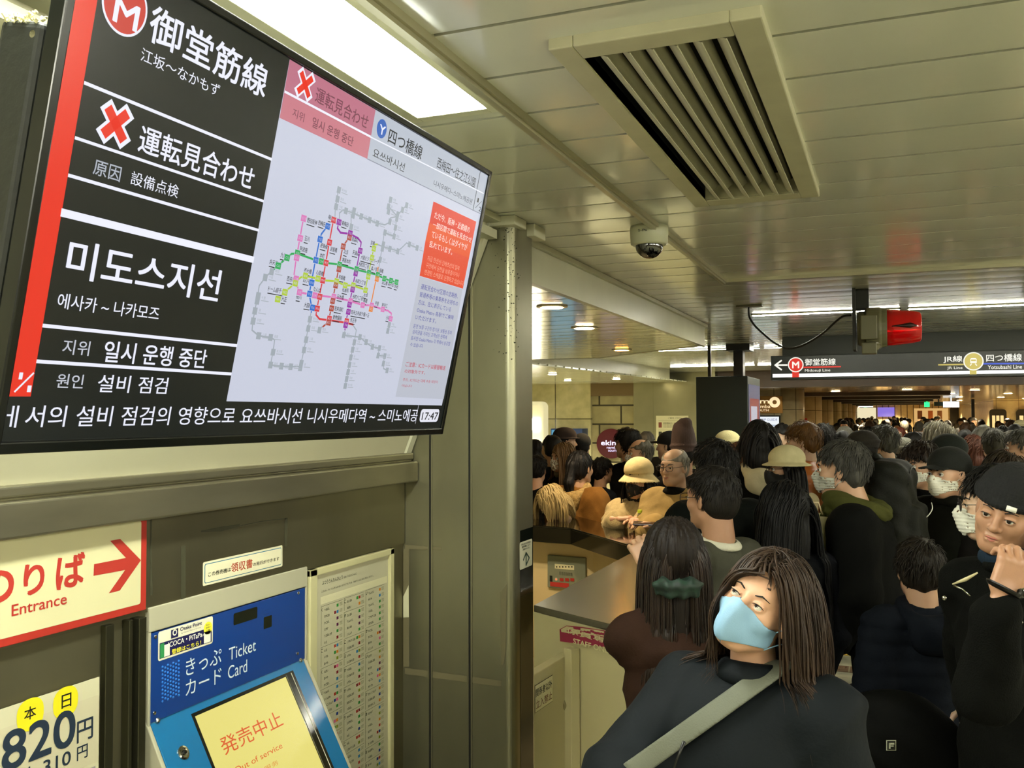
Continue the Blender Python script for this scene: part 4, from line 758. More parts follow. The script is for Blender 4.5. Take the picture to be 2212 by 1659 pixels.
# ================================================================== column notices and marks
SPc = Plane((-1.568, 0, CH), (0, 1, 0), (0, 0, 1)); g = Gfx(SPc, None, .0012, .0006)
a, b = g.q((1122, 1232)); c, d = g.q((1149, 1163)); T = thing('arrow_sticker', 'white sticker with green upward arrow on the black side of the column', 'sticker', (-1.568, 4.07, 1.3))
g.rrect(a, b, c, d, .01, pmat('#d0ceb4'), 0); gn = pmat('#1c4034'); k4 = pmat('#22281f'); w_, h_ = c-a, d-b
for j, s in enumerate(('改札内のお客様は', '精算機により', 'ご案内いたします。')): g.tbox(s, a+w_*(.12+.05*j), d-h_*(.13+.10*j), c-w_*(.12+.05*j), d-h_*(.06+.10*j), k4, 1, .01)
m_ = (a+c)/2; g.line([(m_, b+h_*.1), (m_, b+h_*.52)], .012, gn, 1, uv=True); g.line([(m_-w_*.22, b+h_*.32), (m_, b+h_*.55), (m_+w_*.25, b+h_*.32), (m_, b+h_*.1)], .009, gn, 1, uv=True); g.build('print', T)
CF_ = Plane((0, 3.9185, CH), (1, 0, 0), (0, 0, 1)); g = Gfx(CF_, lambda x, y: (800+x*.45767, 900+y*.45753), .0022, .0004)
g.poly([(156, 850), (182, 795), (183, 947), (157, 948)], pmat('#c9c6a4'), 1)
tag(g.build('paper_scrap', None), 'torn pale paper scrap stuck on the steel column', 'scrap')
g = Gfx(CF_, lambda x, y: (800+x*.45767, 900+y*.45753), .0018, .0003); t2 = mat('tape_brown', '#6b6448', rough=.6)
for P in ([(156, 625), (184, 625), (184, 1180), (156, 1180)], [(165, 605), (335, 615), (335, 630), (165, 625)], [(614, 830), (645, 790), (640, 1100), (632, 1165), (618, 1175)], [(165, 1185), (620, 1245), (620, 1275), (165, 1215)]): g.poly(P, t2, 0)
rr = random.Random(5)
for k in range(150):
    x, y = 690+rr.gauss(-20, 24)-abs(rr.gauss(0, 40))*(rr.random() < .5), rr.gauss(-700, 260)
    if y > -250 or y < -900 or x > 712: continue
    u, v = g.q((x, y)); s_ = rr.uniform(.001, .0035); a_ = rr.random()*3; g.uvpoly([(u+s_*math.cos(a_+t)*(1+.8*math.cos(t*2)), v+s_*math.sin(a_+t)) for t in np.linspace(0, 5.6, 6)], mat('scuff_dark', '#24251a', rough=.8), 1)
tag(g.build('tape_mark', None), 'brown tape residue and dark scuffs on the front of the steel column', 'mark', kind='stuff')

# ================================================================== staff counter, booth inside, gate
ZC = 1.05
A1 = onz(1153, 1307, ZC)[:2]; A2 = onz(1355, 1357, ZC)[:2]; A3 = onz(1382, 1184, ZC)[:2]; A4 = onz(1232, 1140, ZC)[:2]
dirf = (A2-A1)/np.linalg.norm(A2-A1); E2 = A2+dirf*.05; A1x = A1-dirf*.0
far = np.array((A3[0]+.62, A3[1]+.35))
T = thing('staff_counter', 'staff counter with brushed steel top near us and black glossy top beyond', 'counter', (-1.3, 5.0, 0))
MB().prism([tuple(A1x), tuple(E2), (A3[0]+.52, A3[1]+.0), tuple(A3)], ZC-.03, ZC).build('steel_top', T, M_steelc, bevel=.003)
B1 = (A3[0]+.5, A3[1]+.05)
bt = MB(); nb = onz(1153, 1137, ZC)[:2]; inner = [tuple(A3), tuple(A4), (nb[0]-1.5, nb[1]+.25)]; outer = [(nb[0]-1.6, nb[1]+.95), (-2.45, A4[1]+.80), (-1.75, 6.72), (-1.02, 6.10), B1]
bt.prism(inner+outer, ZC-.012, ZC); bt.prism([(x+.0, y+.0) for x, y in inner]+[(inner[2][0], inner[2][1]+.06), (A4[0]-.02, A4[1]+.06), (A3[0]+.04, A3[1]+.04)], ZC-.125, ZC-.012)
bt.build('black_top', T, M_blackgl, bevel=.003)
fr_ = MB(); q0, q1 = A1x, E2; nrm = V3(dirf[1], -dirf[0], 0)
def wallseg(mb, p, q, z0, z1, th): p, q = np.array(p), np.array(q); d = (q-p)/np.linalg.norm(q-p); n = np.array((-d[1], d[0]))*th; mb.prism([tuple(p), tuple(q), tuple(q+n), tuple(p+n)], z0, z1)
wallseg(fr_, A1x, E2, 0, ZC-.03, .03); wallseg(fr_, E2, B1, 0, ZC-.03, .03); wallseg(fr_, (B1[0]-.1, B1[1]+.1), (-1.12, 6.02), 0, ZC-.02, .03); wallseg(fr_, (-1.12, 6.02), (-1.8, 6.6), 0, ZC-.02, .03)
fr_.build('front_panels', T, M_cream, bevel=.002)
ld_ = MB(); wallseg(ld_, A1x+nrm[:2]*.004, E2+nrm[:2]*.004, ZC-.052, ZC-.03, .01); ld_.build('edge_strip', T, M_cream)
# inside wall of the booth below the black top, with control box
iw = MB(); wallseg(iw, A3+np.array((.16, .16)), A4+np.array((.16, .17)), .0, ZC-.012, .04); wallseg(iw, A4+np.array((.16, .17)), (nb[0]-1.5, nb[1]+.45), .0, ZC-.012, .04)
iw.build('inner_panels', T, mat('booth_beige', '#cdbb8e', rough=.5, noise=.1, nscale=3))
din = (A3-A4)/np.linalg.norm(A3-A4); i0 = A4+np.array((.16, .17)); i1 = np.array((nb[0]-1.5, nb[1]+.45)); d2 = (i0-i1)/np.linalg.norm(i0-i1)
IP = Plane((i0[0], i0[1], CH), (d2[0], d2[1], 0), (0, 0, 1))
u0_, v0_ = IP.uv(1190, 1266); u1_, v1_ = IP.uv(1272, 1203)
pc = IP.w(u0_, v0_, 0); T = thing('control_box', 'grey control box with red buttons on the beige booth wall under the black counter', 'control box', tuple(pc))
cb = MB(); slab(IP, u0_, v0_, u1_, v1_, .0, .06, cb); cb.build('case', T, mat('ctl_grey', '#767c6a', rough=.4), bevel=.006)
g = Gfx(IP, lambda x, y: (1140+x*.217, 1080+y*.217), .062, .001); k_ = pmat('#191a15')
g.prect((305, 670), (497, 640), pmat('#d0cda8'), 0)
for j in range(6): g.disc((325+j*30, 655), .006, k_, 1, 12)
for j in range(3): g.tbox('表示 切換', *[a for a in (g.q((350+j*45, 735))[0], g.q((350, 735))[1], g.q((390+j*45, 720))[0], g.q((350, 700))[1])], k_, 1)
for x in (355, 408, 460): g.prect((x, 795), (x+38, 768), pmat('#9c2a22'), 1)
g.prect((255, 795), (282, 742), k_, 1); g.disc((320, 777), .012, pmat('#c8b8a0'), 1); g.disc((320, 777), .005, emat('#ff5030', 2), 2); g.prect((260, 845), (445, 818), pmat('#a8322c'), 1); g.build('buttons', T)
# red staff-only strip on the counter front
FP = Plane((A1[0]+nrm[0]*.006, A1[1]+nrm[1]*.006, CH), (dirf[0], dirf[1], 0), (0, 0, 1)); g = Gfx(FP, lambda x, y: (1140+x*.217, 1080+y*.217), .008, .0005)
T = thing('worn_sticker', 'worn crimson sticker with peeling words staff only on the counter front', 'sticker', tuple(FP.hit(1285, 1375)))
g.poly([(330, 1285), (400, 1248), (560, 1262), (990, 1330), (1060, 1450), (990, 1487), (335, 1405)], pmat('#8c2440'), 0)
g.poly([(345, 1285), (400, 1255), (690, 1290), (985, 1340), (990, 1390), (700, 1345), (500, 1330), (350, 1312)], pmat('#b9b084'), 1)
rr = random.Random(2)
for k in range(16): x = 420+k*34; u, v = g.q((x, 1268+k*4.8+rr.uniform(-8, 30))); g.rrect(u-.012, v-.005, u+.012, v+.005, .004, pmat('#8c2440'), 2)
g.text('係員専用', (400, 1318), (930, 1390), (402, 1266), pmat('#c8bf92'), 3, .03); g.text('STAFF ONLY', (470, 1425), (860, 1455), (472, 1374), pmat('#d0c898'), 2, .045); g.build('print', T)
# swing gate and its post
hz_ = ZC-.02
pA = FP.hit(1237, 1500); pB = FP.hit(1253, 1500); tz = FP.hit(1245, 1398)[2]
T = thing('gate_post', 'cream gate post with metal hinge beside the staff counter', 'post', (pA[0], pA[1], 0))
pm2 = MB(); pm2.add(*[[(*(pA[:2]-nrm[:2]*0), 0), (*pB[:2], 0), (*(pB[:2]+nrm[:2]*.05), 0), (*(pA[:2]+nrm[:2]*.05), 0), (*pA[:2], tz), (*pB[:2], tz), (*(pB[:2]+nrm[:2]*.05), tz), (*(pA[:2]+nrm[:2]*.05), tz)], [(0, 1, 2, 3), (7, 6, 5, 4), (0, 4, 5, 1), (1, 5, 6, 2), (2, 6, 7, 3), (3, 7, 4, 0)]])
pm2.build('post', T, M_cream, bevel=.003)
hb = FP.hit(1236, 1517); MB().lathe(hb+nrm*.055+V3(0, 0, -.02), [(.012, 0), (.012, .04)], 16, (0, 0, 1)).lathe(hb+nrm*.05, [(.02, 0), (.02, .012), (.01, .016)], 20, tuple(nrm)).build('hinge', T, M_chrome, smooth=False)
gz = tz-.035; ga = onz(1230, 1412, gz)[:2]; gb = onz(1153, 1458, gz)[:2]; dg_ = (gb-ga)/np.linalg.norm(gb-ga); gb2 = gb.copy(); gn_ = np.array((-dg_[1], dg_[0]))
if gn_[0] < 0: gn_ = -gn_
T = thing('swing_gate', 'cream swing gate with a no entry notice at the lower left of the counter', 'gate', (ga[0], ga[1], 0))
k_g = .0
for k_ in range(60):
    q_ = gb-gn_*.045-dg_*(k_*.005)
    w_ = np.array((q_[0], q_[1], gz))-CAM
    if 1106+FPX*(w_@CR)/(w_@CF) >= 1152.5: k_g = k_*.005; break
MB().prism([tuple(ga), tuple(gb2), tuple(gb-gn_*.045-dg_*k_g), tuple(ga-gn_*.045)], .12, gz).build('leaf', T, M_cream, bevel=.003)
GP = Plane((gb2[0], gb2[1], CH), (-dg_[0], -dg_[1], 0), (0, 0, 1))
if GP.N[0] < 0: GP.N = -GP.N
g = Gfx(GP, lambda x, y: (1140+x*.28933, 1240+y*.28941), .002, .0006); a, b = g.q((50, 1040)); c, d = g.q((183, 750))
ca, cc = min(a, c)-.0, max(a, c); T2 = thing('notice_plate', 'white notice plate with black and brown characters on the swing gate', 'sign', tuple(GP.hit(1175, 1500)))
g.rect(ca, b, cc, d, pmat('#1d1d16'), 0); g.rect(ca+.002, b+.002, cc-.002, d-.002, pmat('#d2cca2'), 1); hh = d-b; g.tbox('関係者以外', ca+.006, b+hh*.55, cc-.01, b+hh*.85, pmat('#1c1c18'), 2, .01, 4); g.tbox('立入禁止', ca+.008, b+hh*.12, cc-.01, b+hh*.42, pmat('#6f3a20'), 2, .01, 4)
g.build('print', T2)
# ================================================================== soft-blended solids for people
f4 = np.float32
class Sdf:
    def __init__(s, lo, hi, res, warp=None):
        s.lo = np.array(lo, float); s.res = res; n = np.ceil((np.array(hi)-s.lo)/res).astype(int)+1
        ax = [s.lo[i]+res*np.arange(n[i]) for i in range(3)]
        s.X, s.Y, s.Z = [a.astype(f4) for a in np.meshgrid(*ax, indexing='ij')]
        s.d = np.full(s.X.shape, 9, f4)
    def _u(s, d, k, op):
        if op == 'sub': d = -d; h = np.clip(.5-.5*(d-s.d)/k, 0, 1) if k else None; s.d = np.maximum(s.d, d) if not k else d+(s.d-d)*h+k*h*(1-h); return s
        if op == 'int': h = np.clip(.5-.5*(s.d-d)/k, 0, 1) if k else None; s.d = np.maximum(s.d, d) if not k else s.d+(d-s.d)*h+k*h*(1-h); return s
        h = np.clip(.5+.5*(s.d-d)/k, 0, 1) if k else None
        s.d = np.minimum(s.d, d) if not k else s.d+(d-s.d)*h-k*h*(1-h); return s
    def ell(s, c, r, k=.02, op='add', R=None):
        x, y, z = s.X-c[0], s.Y-c[1], s.Z-c[2]
        if R is not None: x, y, z = [R[0, i]*x+R[1, i]*y+R[2, i]*z for i in range(3)]
        a, b, q = x/r[0], y/r[1], z/r[2]; k0 = np.sqrt(a*a+b*b+q*q)+1e-6; k1 = np.sqrt((a/r[0])**2+(b/r[1])**2+(q/r[2])**2)+1e-6
        return s._u((k0*(k0-1)/k1).astype(f4), k, op)
    def cap(s, a, b, ra, rb=None, k=.02, op='add', sq=(1, 1, 1)):
        rb = ra if rb is None else rb; a = np.array(a, float); b = np.array(b, float); d = b-a; L = d@d+1e-9
        x, y, z = s.X-a[0], s.Y-a[1], s.Z-a[2]; h = np.clip((x*d[0]+y*d[1]+z*d[2])/L, 0, 1)
        q = np.sqrt(((x-h*d[0])*sq[0])**2+((y-h*d[1])*sq[1])**2+((z-h*d[2])*sq[2])**2)-(ra+(rb-ra)*h)
        return s._u(q.astype(f4), k, op)
    def box(s, c, hs, r=.01, k=.01, op='add', R=None):
        x, y, z = s.X-c[0], s.Y-c[1], s.Z-c[2]
        if R is not None: x, y, z = [R[0, i]*x+R[1, i]*y+R[2, i]*z for i in range(3)]
        x, y, z = np.abs(x)-hs[0]+r, np.abs(y)-hs[1]+r, np.abs(z)-hs[2]+r
        q = np.sqrt(np.maximum(x, 0)**2+np.maximum(y, 0)**2+np.maximum(z, 0)**2)+np.minimum(np.maximum(x, np.maximum(y, z)), 0)-r
        return s._u(q.astype(f4), k, op)
    def tor(s, c, R, r, k=.01, op='add', tilt=0., ey=1.):
        x, y, z = s.X-c[0], (s.Y-c[1]), s.Z-c[2]; y, z = y*math.cos(tilt)+z*math.sin(tilt), -y*math.sin(tilt)+z*math.cos(tilt); y = y/ey
        q = np.sqrt((np.sqrt(x*x+y*y)-R)**2+z*z)-r; return s._u(q.astype(f4), k, op)
    def off(s, v): s.d = s.d+np.asarray(v, f4); return s
    def mesh(s):
        d = s.d.copy(); e = np.float32(s.res)
        for ax in range(3):
            for i in (0, -1):
                sl = [slice(None)]*3; sl[ax] = i; d[tuple(sl)] = np.maximum(d[tuple(sl)], e)
        g = vdb.FloatGrid(9.0); g.copyFromArray(np.ascontiguousarray(d)); p, q = g.convertToQuads(isovalue=0)
        return p*s.res+s.lo, q
def join(parts):
    V, F, n = [], [], 0
    for v, f in parts:
        if len(v) == 0: continue
        V.append(np.asarray(v, float)); F += [tuple(int(i)+n for i in q) for q in f]; n += len(v)
    return (np.concatenate(V) if V else np.zeros((0, 3))), F
def mk(name, vf, m, parent, smooth=True, M=None, relax=0):
    v, f = vf; v = np.asarray(v, float)
    if M is not None: v = v@np.array(M)[:3, :3].T+np.array(M)[:3, 3]
    me = bpy.data.meshes.new(name); me.from_pydata([tuple(p) for p in v], [], [tuple(int(i) for i in q) for q in f])
    for q in (m if isinstance(m, (list, tuple)) else [m]): me.materials.append(q)
    o = link(name, me, parent, smooth)
    if relax: md = o.modifiers.new('relax', 'SMOOTH'); md.factor = .5; md.iterations = relax
    return o
def rotm(yaw=0, pitch=0, roll=0):
    return np.array((Matrix.Rotation(yaw, 3, 'Z') @ Matrix.Rotation(pitch, 3, 'X') @ Matrix.Rotation(roll, 3, 'Y')))
def hmat(R, t, s=1.): M = np.eye(4); M[:3, :3] = np.array(R)*s; M[:3, 3] = t; return M
def blob(kind, a, b=None, r=.01, n=10):
    mb = MB()
    if kind == 'tube': mb.tube(a, r, n)
    return np.array(mb.v), mb.f
# ------------------------------------------------------------------ materials of people
SK = [mat('skin_%d' % i, c, rough=.48, sss=.12, noise=.08, nscale=22, bump=.06, bscale=260) for i, c in enumerate(('#b58e70', '#bf9d80', '#a57b5e', '#c69b7c'))]
LIP = mat('lips', '#9c5a4c', rough=.4); BROW = mat('brow_hair', '#15110d', rough=.7)
EYEW = mat('eye_white', '#c9c4b6', rough=.15, coat=.5); IRIS = mat('iris_dark', '#120b07', rough=.06, coat=1)
def hairm(col, tip=None): return mat('hair_'+col.strip('#'), col, rough=.55, spec=.25, noise=.5, nscale=55, stretch=(1, 1, .08), bump=.5, bscale=170, col2=tip)
HB = '#15120e'
def cloth(col, rough=.85, **k):
    c = hexl(col); q = .5 if max(c[:3]) < .03 else 1.
    return mat('cloth_'+col.strip('#')+'_%g' % rough, tuple(x*q for x in c[:3])+(1,), rough=rough, spec=.1, noise=.22, nscale=14, bump=.35, bscale=130, **k)
# ------------------------------------------------------------------ head, in head space: origin at ear height, +Y the face, +Z up; 23.5 cm tall
def head_core(s, male=True, fine=True, o=0.):
    j = 1.0 if male else .93
    s.ell((0, -.018, .028), (.076+o, .097+o, .090+o), .0); s.ell((0, .022, -.034), (.060*j+o, .066+o, .074+o), .03); s.ell((0, .058, -.088), (.026*j+o, .026+o, .024+o), .03)
    for x in (-1, 1):
        s.ell((x*.036, .054, -.022), (.026+o, .026+o, .026+o), .02); s.cap((x*.052, .0, -.062), (x*.020, .052, -.094), .016*j+o, .014+o, .03)
    s.cap((-.030, .070, .026), (.030, .070, .026), .016+o, .016+o, .02)
    if fine:
        for x in (-1, 1): s.ell((x*.031, .097, .001), (.017, .014, .011), .012, 'sub')
        s.cap((0, .084, .012), (0, .103, -.026), .006+o, .0105+o, .012); s.ell((0, .102, -.030), (.010, .010, .009), .008)
        for x in (-1, 1): s.ell((x*.012, .092, -.033), (.0075, .008, .006), .006)
        s.cap((-.016, .083, -.0575), (.016, .083, -.0575), .0065, .0065, .007); s.cap((-.013, .082, -.068), (.013, .082, -.068), .0072, .0072, .006)
        s.cap((-.022, .090, -.063), (.022, .090, -.063), .0020, .0020, .004, 'sub')
        for x in (-1, 1):
            R = rotm(x*.35, 0, 0); s.ell((x*.078, -.008, -.006), (.007, .018, .031), .006, R=R); s.ell((x*.086, -.004, .0), (.005, .011, .018), .004, 'sub', R=R)
def neck(s, male=True, to=(0, -.055, -.20)):
    r = .058 if male else .049; s.cap((0, -.030, -.06), to, r, r*1.12, .03)
def lids(s):
    for x in (-1, 1):
        c = (x*.031, .0772, .001); s.ell(c, (.0155, .0148, .0140), .004); s.ell((x*.0315, .0930, -.0002), (.0145, .0125, .0062), .0012, 'sub'); s.cap((x*.018, .0885, .006), (x*.044, .0855, .0075), .0022, .0022, .002)
HC = {}
def head_mesh(male, res, nk=(0, -.055, -.20)):
    k = (male, res, nk)
    if k not in HC:
        s = Sdf((-.105, -.135, -.245), (.105, .125, .135), res); head_core(s, male, True); neck(s, male, nk)
        if res < .0045: lids(s)
        HC[k] = s.mesh()
    return HC[k]
def ball(c, r, n=14, sc=(1, 1, 1)):
    mb = MB(); mb.lathe((0, 0, 0), [(r*math.sin(a)+1e-5, -r*math.cos(a)) for a in np.linspace(0, math.pi, n//2+2)], n)
    return np.array(mb.v)*np.array(sc)+np.array(c), mb.f
def face_bits(T, M, gaze=(0, 1, 0), brow=True, mouth=True, hair=BROW, res=.006, open_=1.):
    g = np.array(gaze, float); g /= np.linalg.norm(g)
    for x in (-1, 1):
        c = np.array((x*.031, .0775, .001)); 
        if res > .0045: c = c+np.array((0, .004, 0))
        eo = mk('eye', ball(c, .0125 if res < .0045 else .011, 16, (1, 1, 1) if res < .0045 else (1, 1, 1)), EYEW, T, M=M)
        p = c+g*(.0105 if res < .0045 else .0088); mk('iris', ball(c+g*.00332, .00968, 20) if res < .0045 else ball(p, .0055, 12), IRIS, eo, M=M)
        if res <= .0045: mk('lash', blob('tube', [(x*.017, .0900, .0015), (x*.024, .0935, .0052), (x*.032, .0945, .0060), (x*.040, .0920, .0052), (x*.047, .0850, .0015)], r=[.0005, .0011, .0013, .0012, .0006], n=6), BROW, T, M=M)
        if res > .0045:
            mk('eyelid', blob('tube', [(x*.016, .090, .004), (x*.031, .0945, .010), (x*.046, .086, .004)], r=[.001, .0022, .001], n=6), BROW, T, M=M)
        if brow:
            mk('eyebrow', blob('tube', [(x*.015, .0905, .020), (x*.030, .0895, .0265), (x*.048, .077, .022)], r=([.0016, .0021, .0008] if res < .003 else [.0028, .0032, .0012]), n=6), hair, T, M=M)
    if mouth:
        mk('lips', join([blob('tube', [(-.021, .0845, -.0625), (-.008, .0915, -.0585), (0, .092, -.060), (.008, .0915, -.0585), (.021, .0845, -.0625)], r=[.0008, .0026, .0022, .0026, .0008], n=8),
                         blob('tube', [(-.019, .0845, -.0640), (0, .0905, -.0685), (.019, .0845, -.0640)], r=[.0008, .0034, .0008], n=8)]), LIP, T, M=M)
def mask_mesh(res, male=True, kind='cloth'):
    s = Sdf((-.10, -.02, -.135), (.10, .135, .03), res); head_core(s, male, False)
    s.cap((0, .086, .006), (0, .110, -.030), .008, .012, .02); s.ell((0, .085, -.065), (.026, .024, .022), .03)
    if kind == 'beak': s.ell((0, .100, -.045), (.012, .024, .05), .03)
    base = s.d.copy(); s.d = np.maximum(base-f4(.0055), -(base-f4(.0015)))
    cut = np.maximum.reduce([s.Z-(.000-np.abs(s.X)*.42), -(s.Z+.108-np.abs(s.X)*.50), -(s.Y-.012)]); s.d = np.maximum(s.d, cut.astype(f4))
    if kind == 'surgical': s.d += (.0012*np.sin(s.Z*520)).astype(f4)
    v, f = s.mesh(); L = []
    for x in (-1, 1):
        for z0, z1 in ((-.028, .004), (-.072, -.040)): L.append(blob('tube', [(x*.066, .016, z0-.006), (x*.078, 0, (z0+z1)/2+.0), (x*.084, -.018, (z0+z1)/2+.012 if z0 < -.05 else z1+.012)], r=.0016, n=5))
    return join([(v, f)]+L)
# ------------------------------------------------------------------ hair
def hair_short(res, seed=0, length=.0, front=.045, vol=.014, bald=False, nape=-.075, sides=True, spiky=.004):
    s = Sdf((-.13, -.16, -.15), (.13, .14, .17), res); r = np.random.default_rng(seed)
    v = vol; s.ell((0, -.020, .034), (.078+v, .100+v, .092+v*1.3), 0)
    s.ell((0, -.045, -.02), (.070+v*.7, .066+v*.6, .070), .03)
    # keep the face free: cut below a line that runs from the fringe to the nape
    yy = s.Y; line = np.where(yy > .02, front+(yy-.07)*.15, nape+(front-nape)*np.clip((yy+.075)/.095, 0, 1)**1.8)
    s.d = np.maximum(s.d, ((line-s.Z)*.8).astype(f4))
    az = np.arctan2(s.X, s.Y-.02); n_ = np.zeros_like(s.X)
    for k in range(5):
        a, b, c, e = r.uniform(-60, 60), r.uniform(-60, 60), r.uniform(-30, 30), r.uniform(0, 6); n_ += np.sin(s.X*a*1.6+s.Y*b*1.6+s.Z*c*1.6+e+3*az)
    s.d += (n_*spiky*.5).astype(f4)
    if bald: s.ell((0, .035, .115), (.066, .105, .066), .012, 'sub')
    return s.mesh()
def hair_long(res, seed=0, length=.32, width=.098, front=.045, pony=False, tilt=0., bangs=True, vol=.016):
    L = length; s = Sdf((-.17, -.20, -.14-L), (.17, .14, .17), res); v = vol; r = np.random.default_rng(seed)
    s.ell((0, -.018, .034), (.078+v, .100+v, .092+v), 0)
    line = front+(s.Y-.07)*.2; keep = np.maximum(s.d, ((line-s.Z)*.8).astype(f4)); back = np.maximum(s.d, (s.Y-.030).astype(f4)); s.d = np.minimum(keep, back)
    if not pony:
        s.ell((0, -.045, -.10), (width, .070, .15), .03); s.cap((0, -.070+tilt*.3, -.08), (0, -.095+tilt, -L+.02), width*.80, width*.72, .04, sq=(1, 1.7, 1))
        for x in (-1, 1): s.cap((x*.072, -.005, .0), (x*.078, -.012, -.5*L), .020, .016, .02)
        fc = Sdf.__new__(Sdf); fc.X, fc.Y, fc.Z, fc.d = s.X, s.Y, s.Z, np.full(s.X.shape, 9, f4); fc.ell((0, .085, -.035), (.062, .085, .085), 0); s.d = np.maximum(s.d, -fc.d)
    else:
        s.ell((0, -.05, -.03), (.07, .06, .06), .03); s.ell((0, -.115, .03), (.03, .03, .03), .02); s.cap((0, -.12, .02), (.01, -.15, -.10), .030, .036, .02); s.cap((.01, -.15, -.10), (.0, -.14, -L), .036, .012, .02)
    az = np.arctan2(s.X, s.Y+.02); s.d += (.0022*np.sin(az*31+s.Z*14)+.0016*np.sin(az*57-s.Z*23+1)+.003*np.sin(az*11+s.Z*9+seed)).astype(f4)
    return s.mesh()
def strands(n, length, headM, seed=1, r0=.0035, body=None, hair_front=.052, part=.1, step=.013, lift=.010, curl=.0, outw=.35, short=False, front=.045, nape=-.075, crownless=False, hatz=None):
    "locks of hair that start on the scalp, slide over head and shoulders and hang down; everything in the person's space"
    g = np.random.default_rng(seed); R = np.array(headM)[:3, :3]; c0 = np.array(headM)[:3, 3]; sc = np.linalg.norm(R[:, 0]); Rn = R/sc
    u = g.normal(size=(n*6, 3)); u /= np.linalg.norm(u, axis=1)[:, None]; q = np.array((0, -.018, .034))+u*np.array((.079, .101, .093))
    if short:
        line = np.where(q[:, 1] > .02, front+.004+(q[:, 1]-.07)*.15, nape+.012+(front-nape)*np.clip((q[:, 1]+.075)/.095, 0, 1)**1.8); ok = q[:, 2] > line
        if crownless: ok &= (q[:, 2] < .070) & (q[:, 1] < .01)
    else: ok = (u[:, 2] > -.25) & ~((u[:, 1] > .25) & (u[:, 2] < .50+.25*np.abs(u[:, 0])) & (np.abs(u[:, 0]) < .75)) & ~((u[:, 1] > .55) & (u[:, 2] < .5))
    if hatz is not None: ok &= q[:, 2] < hatz
    if not short: ok &= ~((q[:, 1] > .040) & (np.abs(q[:, 0]) < .070) & (q[:, 2] < hair_front+.012))
    q = q[ok][:n]; u = u[ok][:n]; n = len(q); p = c0+(q*sc)@Rn.T
    if short:
        cr = np.array((.012, -.055, .125)); t = q-cr; nrm = u/np.array((.079, .101, .093)); nrm /= np.linalg.norm(nrm, axis=1)[:, None]; t -= nrm*(t*nrm).sum(1)[:, None]; t /= np.linalg.norm(t, axis=1)[:, None]+1e-6
        d = t+nrm*.10+g.normal(size=(n, 3))*.20; d = d@Rn.T; d /= np.linalg.norm(d, axis=1)[:, None]; gr = np.array((0, 0, -.10)); keep = .93
    else:
        sd = np.where(q[:, 0] > part*.1, 1., -1.); d = np.stack([sd, np.where(u[:, 1] > .2, -.25, -.1), np.where(u[:, 1] > .1, -.25, .25-u[:, 2]*.1)], 1)@Rn.T; d /= np.linalg.norm(d, axis=1)[:, None]; gr = np.array((0, 0, -.42)); keep = .72
    L = length*g.uniform(.7, 1.05, n); m = max(4, int(length*1.05/step)); stp = (L/m)[:, None]; lf = lift*g.uniform(.15, 1.3, n); wob = g.normal(size=(n, 3))*.10; ph = g.uniform(0, 6, n)
    pts = [p]
    for i in range(m):
        d = d*keep+gr+wob*(.10 if not short else .04)
        if not short: d = d+(Rn@np.array((1., 0, 0)))[None]*(sd*outw*.10*(i < m*.4))[:, None]+curl*np.stack([np.sin(ph+i*.5), np.cos(ph+i*.4), 0*ph], 1)
        d /= np.linalg.norm(d, axis=1)[:, None]; p = p+d*stp*sc; z = (p-c0)@Rn/sc
        for c, r in (((0, -.018, .034), (.078, .100, .092)), ((0, .020, -.036), (.066, .070, .078)), ((0, -.03, -.12), (.052, .052, .09))):
            c = np.array(c); r = np.array(r)[None]+lf[:, None]; w_ = (z-c)/r; k = np.linalg.norm(w_, axis=1); z = np.where((k < 1)[:, None], c+(z-c)/np.maximum(k, 1e-3)[:, None], z)
        if not short: fx = .071*np.sqrt(np.clip(1-np.maximum((.115-np.maximum(z[:, 1], .045))/.085, 0)**2*.6-((z[:, 2]+.025)/(hair_front+.027))**2, 0, 1))+.006*np.sin(ph*7); bad = (z[:, 1] > .035) & (np.abs(z[:, 0]) < fx); z[:, 0] = np.where(bad, sd*fx, z[:, 0])
        p = c0+(z*sc)@Rn.T
        for c, r in (body or ()):
            c = np.array(c); r = np.array(r)[None]+lf[:, None]*.6; w_ = (p-c)/r; k = np.linalg.norm(w_, axis=1); p = np.where((k < 1)[:, None], c+(p-c)/np.maximum(k, 1e-3)[:, None], p)
        pts.append(p)
    P_a = np.stack(pts, 1); K = m+1; T_ = np.gradient(P_a, axis=1); T_ /= np.linalg.norm(T_, axis=2)[..., None]+1e-9
    O = P_a-(c0+Rn@np.array((0, -.02, .0))*sc); O /= np.linalg.norm(O, axis=2)[..., None]+1e-9; A = np.cross(T_, O); A /= np.linalg.norm(A, axis=2)[..., None]+1e-9; B = np.cross(A, T_)
    tt = np.linspace(0, 1, K); prof = np.minimum(1, .5+tt*2)*np.where(tt < .65, 1, np.maximum(.1, 1-(tt-.65)/.35)); W = (r0*g.uniform(.5, 1.5, n))[:, None]*prof[None]
    S = 4 if short else 5; V = np.stack([P_a+A*(W*math.cos(2*math.pi*j/S))[..., None]+B*(W*.45*math.sin(2*math.pi*j/S))[..., None] for j in range(S)], 2).reshape(-1, 3)
    i0 = (np.arange(n)[:, None, None]*K+np.arange(K-1)[None, :, None])*S; j = np.arange(S)[None, None]; j2 = (j+1) % S
    F = np.stack([i0+j, i0+j2, i0+S+j2, i0+S+j], -1).reshape(-1, 4); return V, F
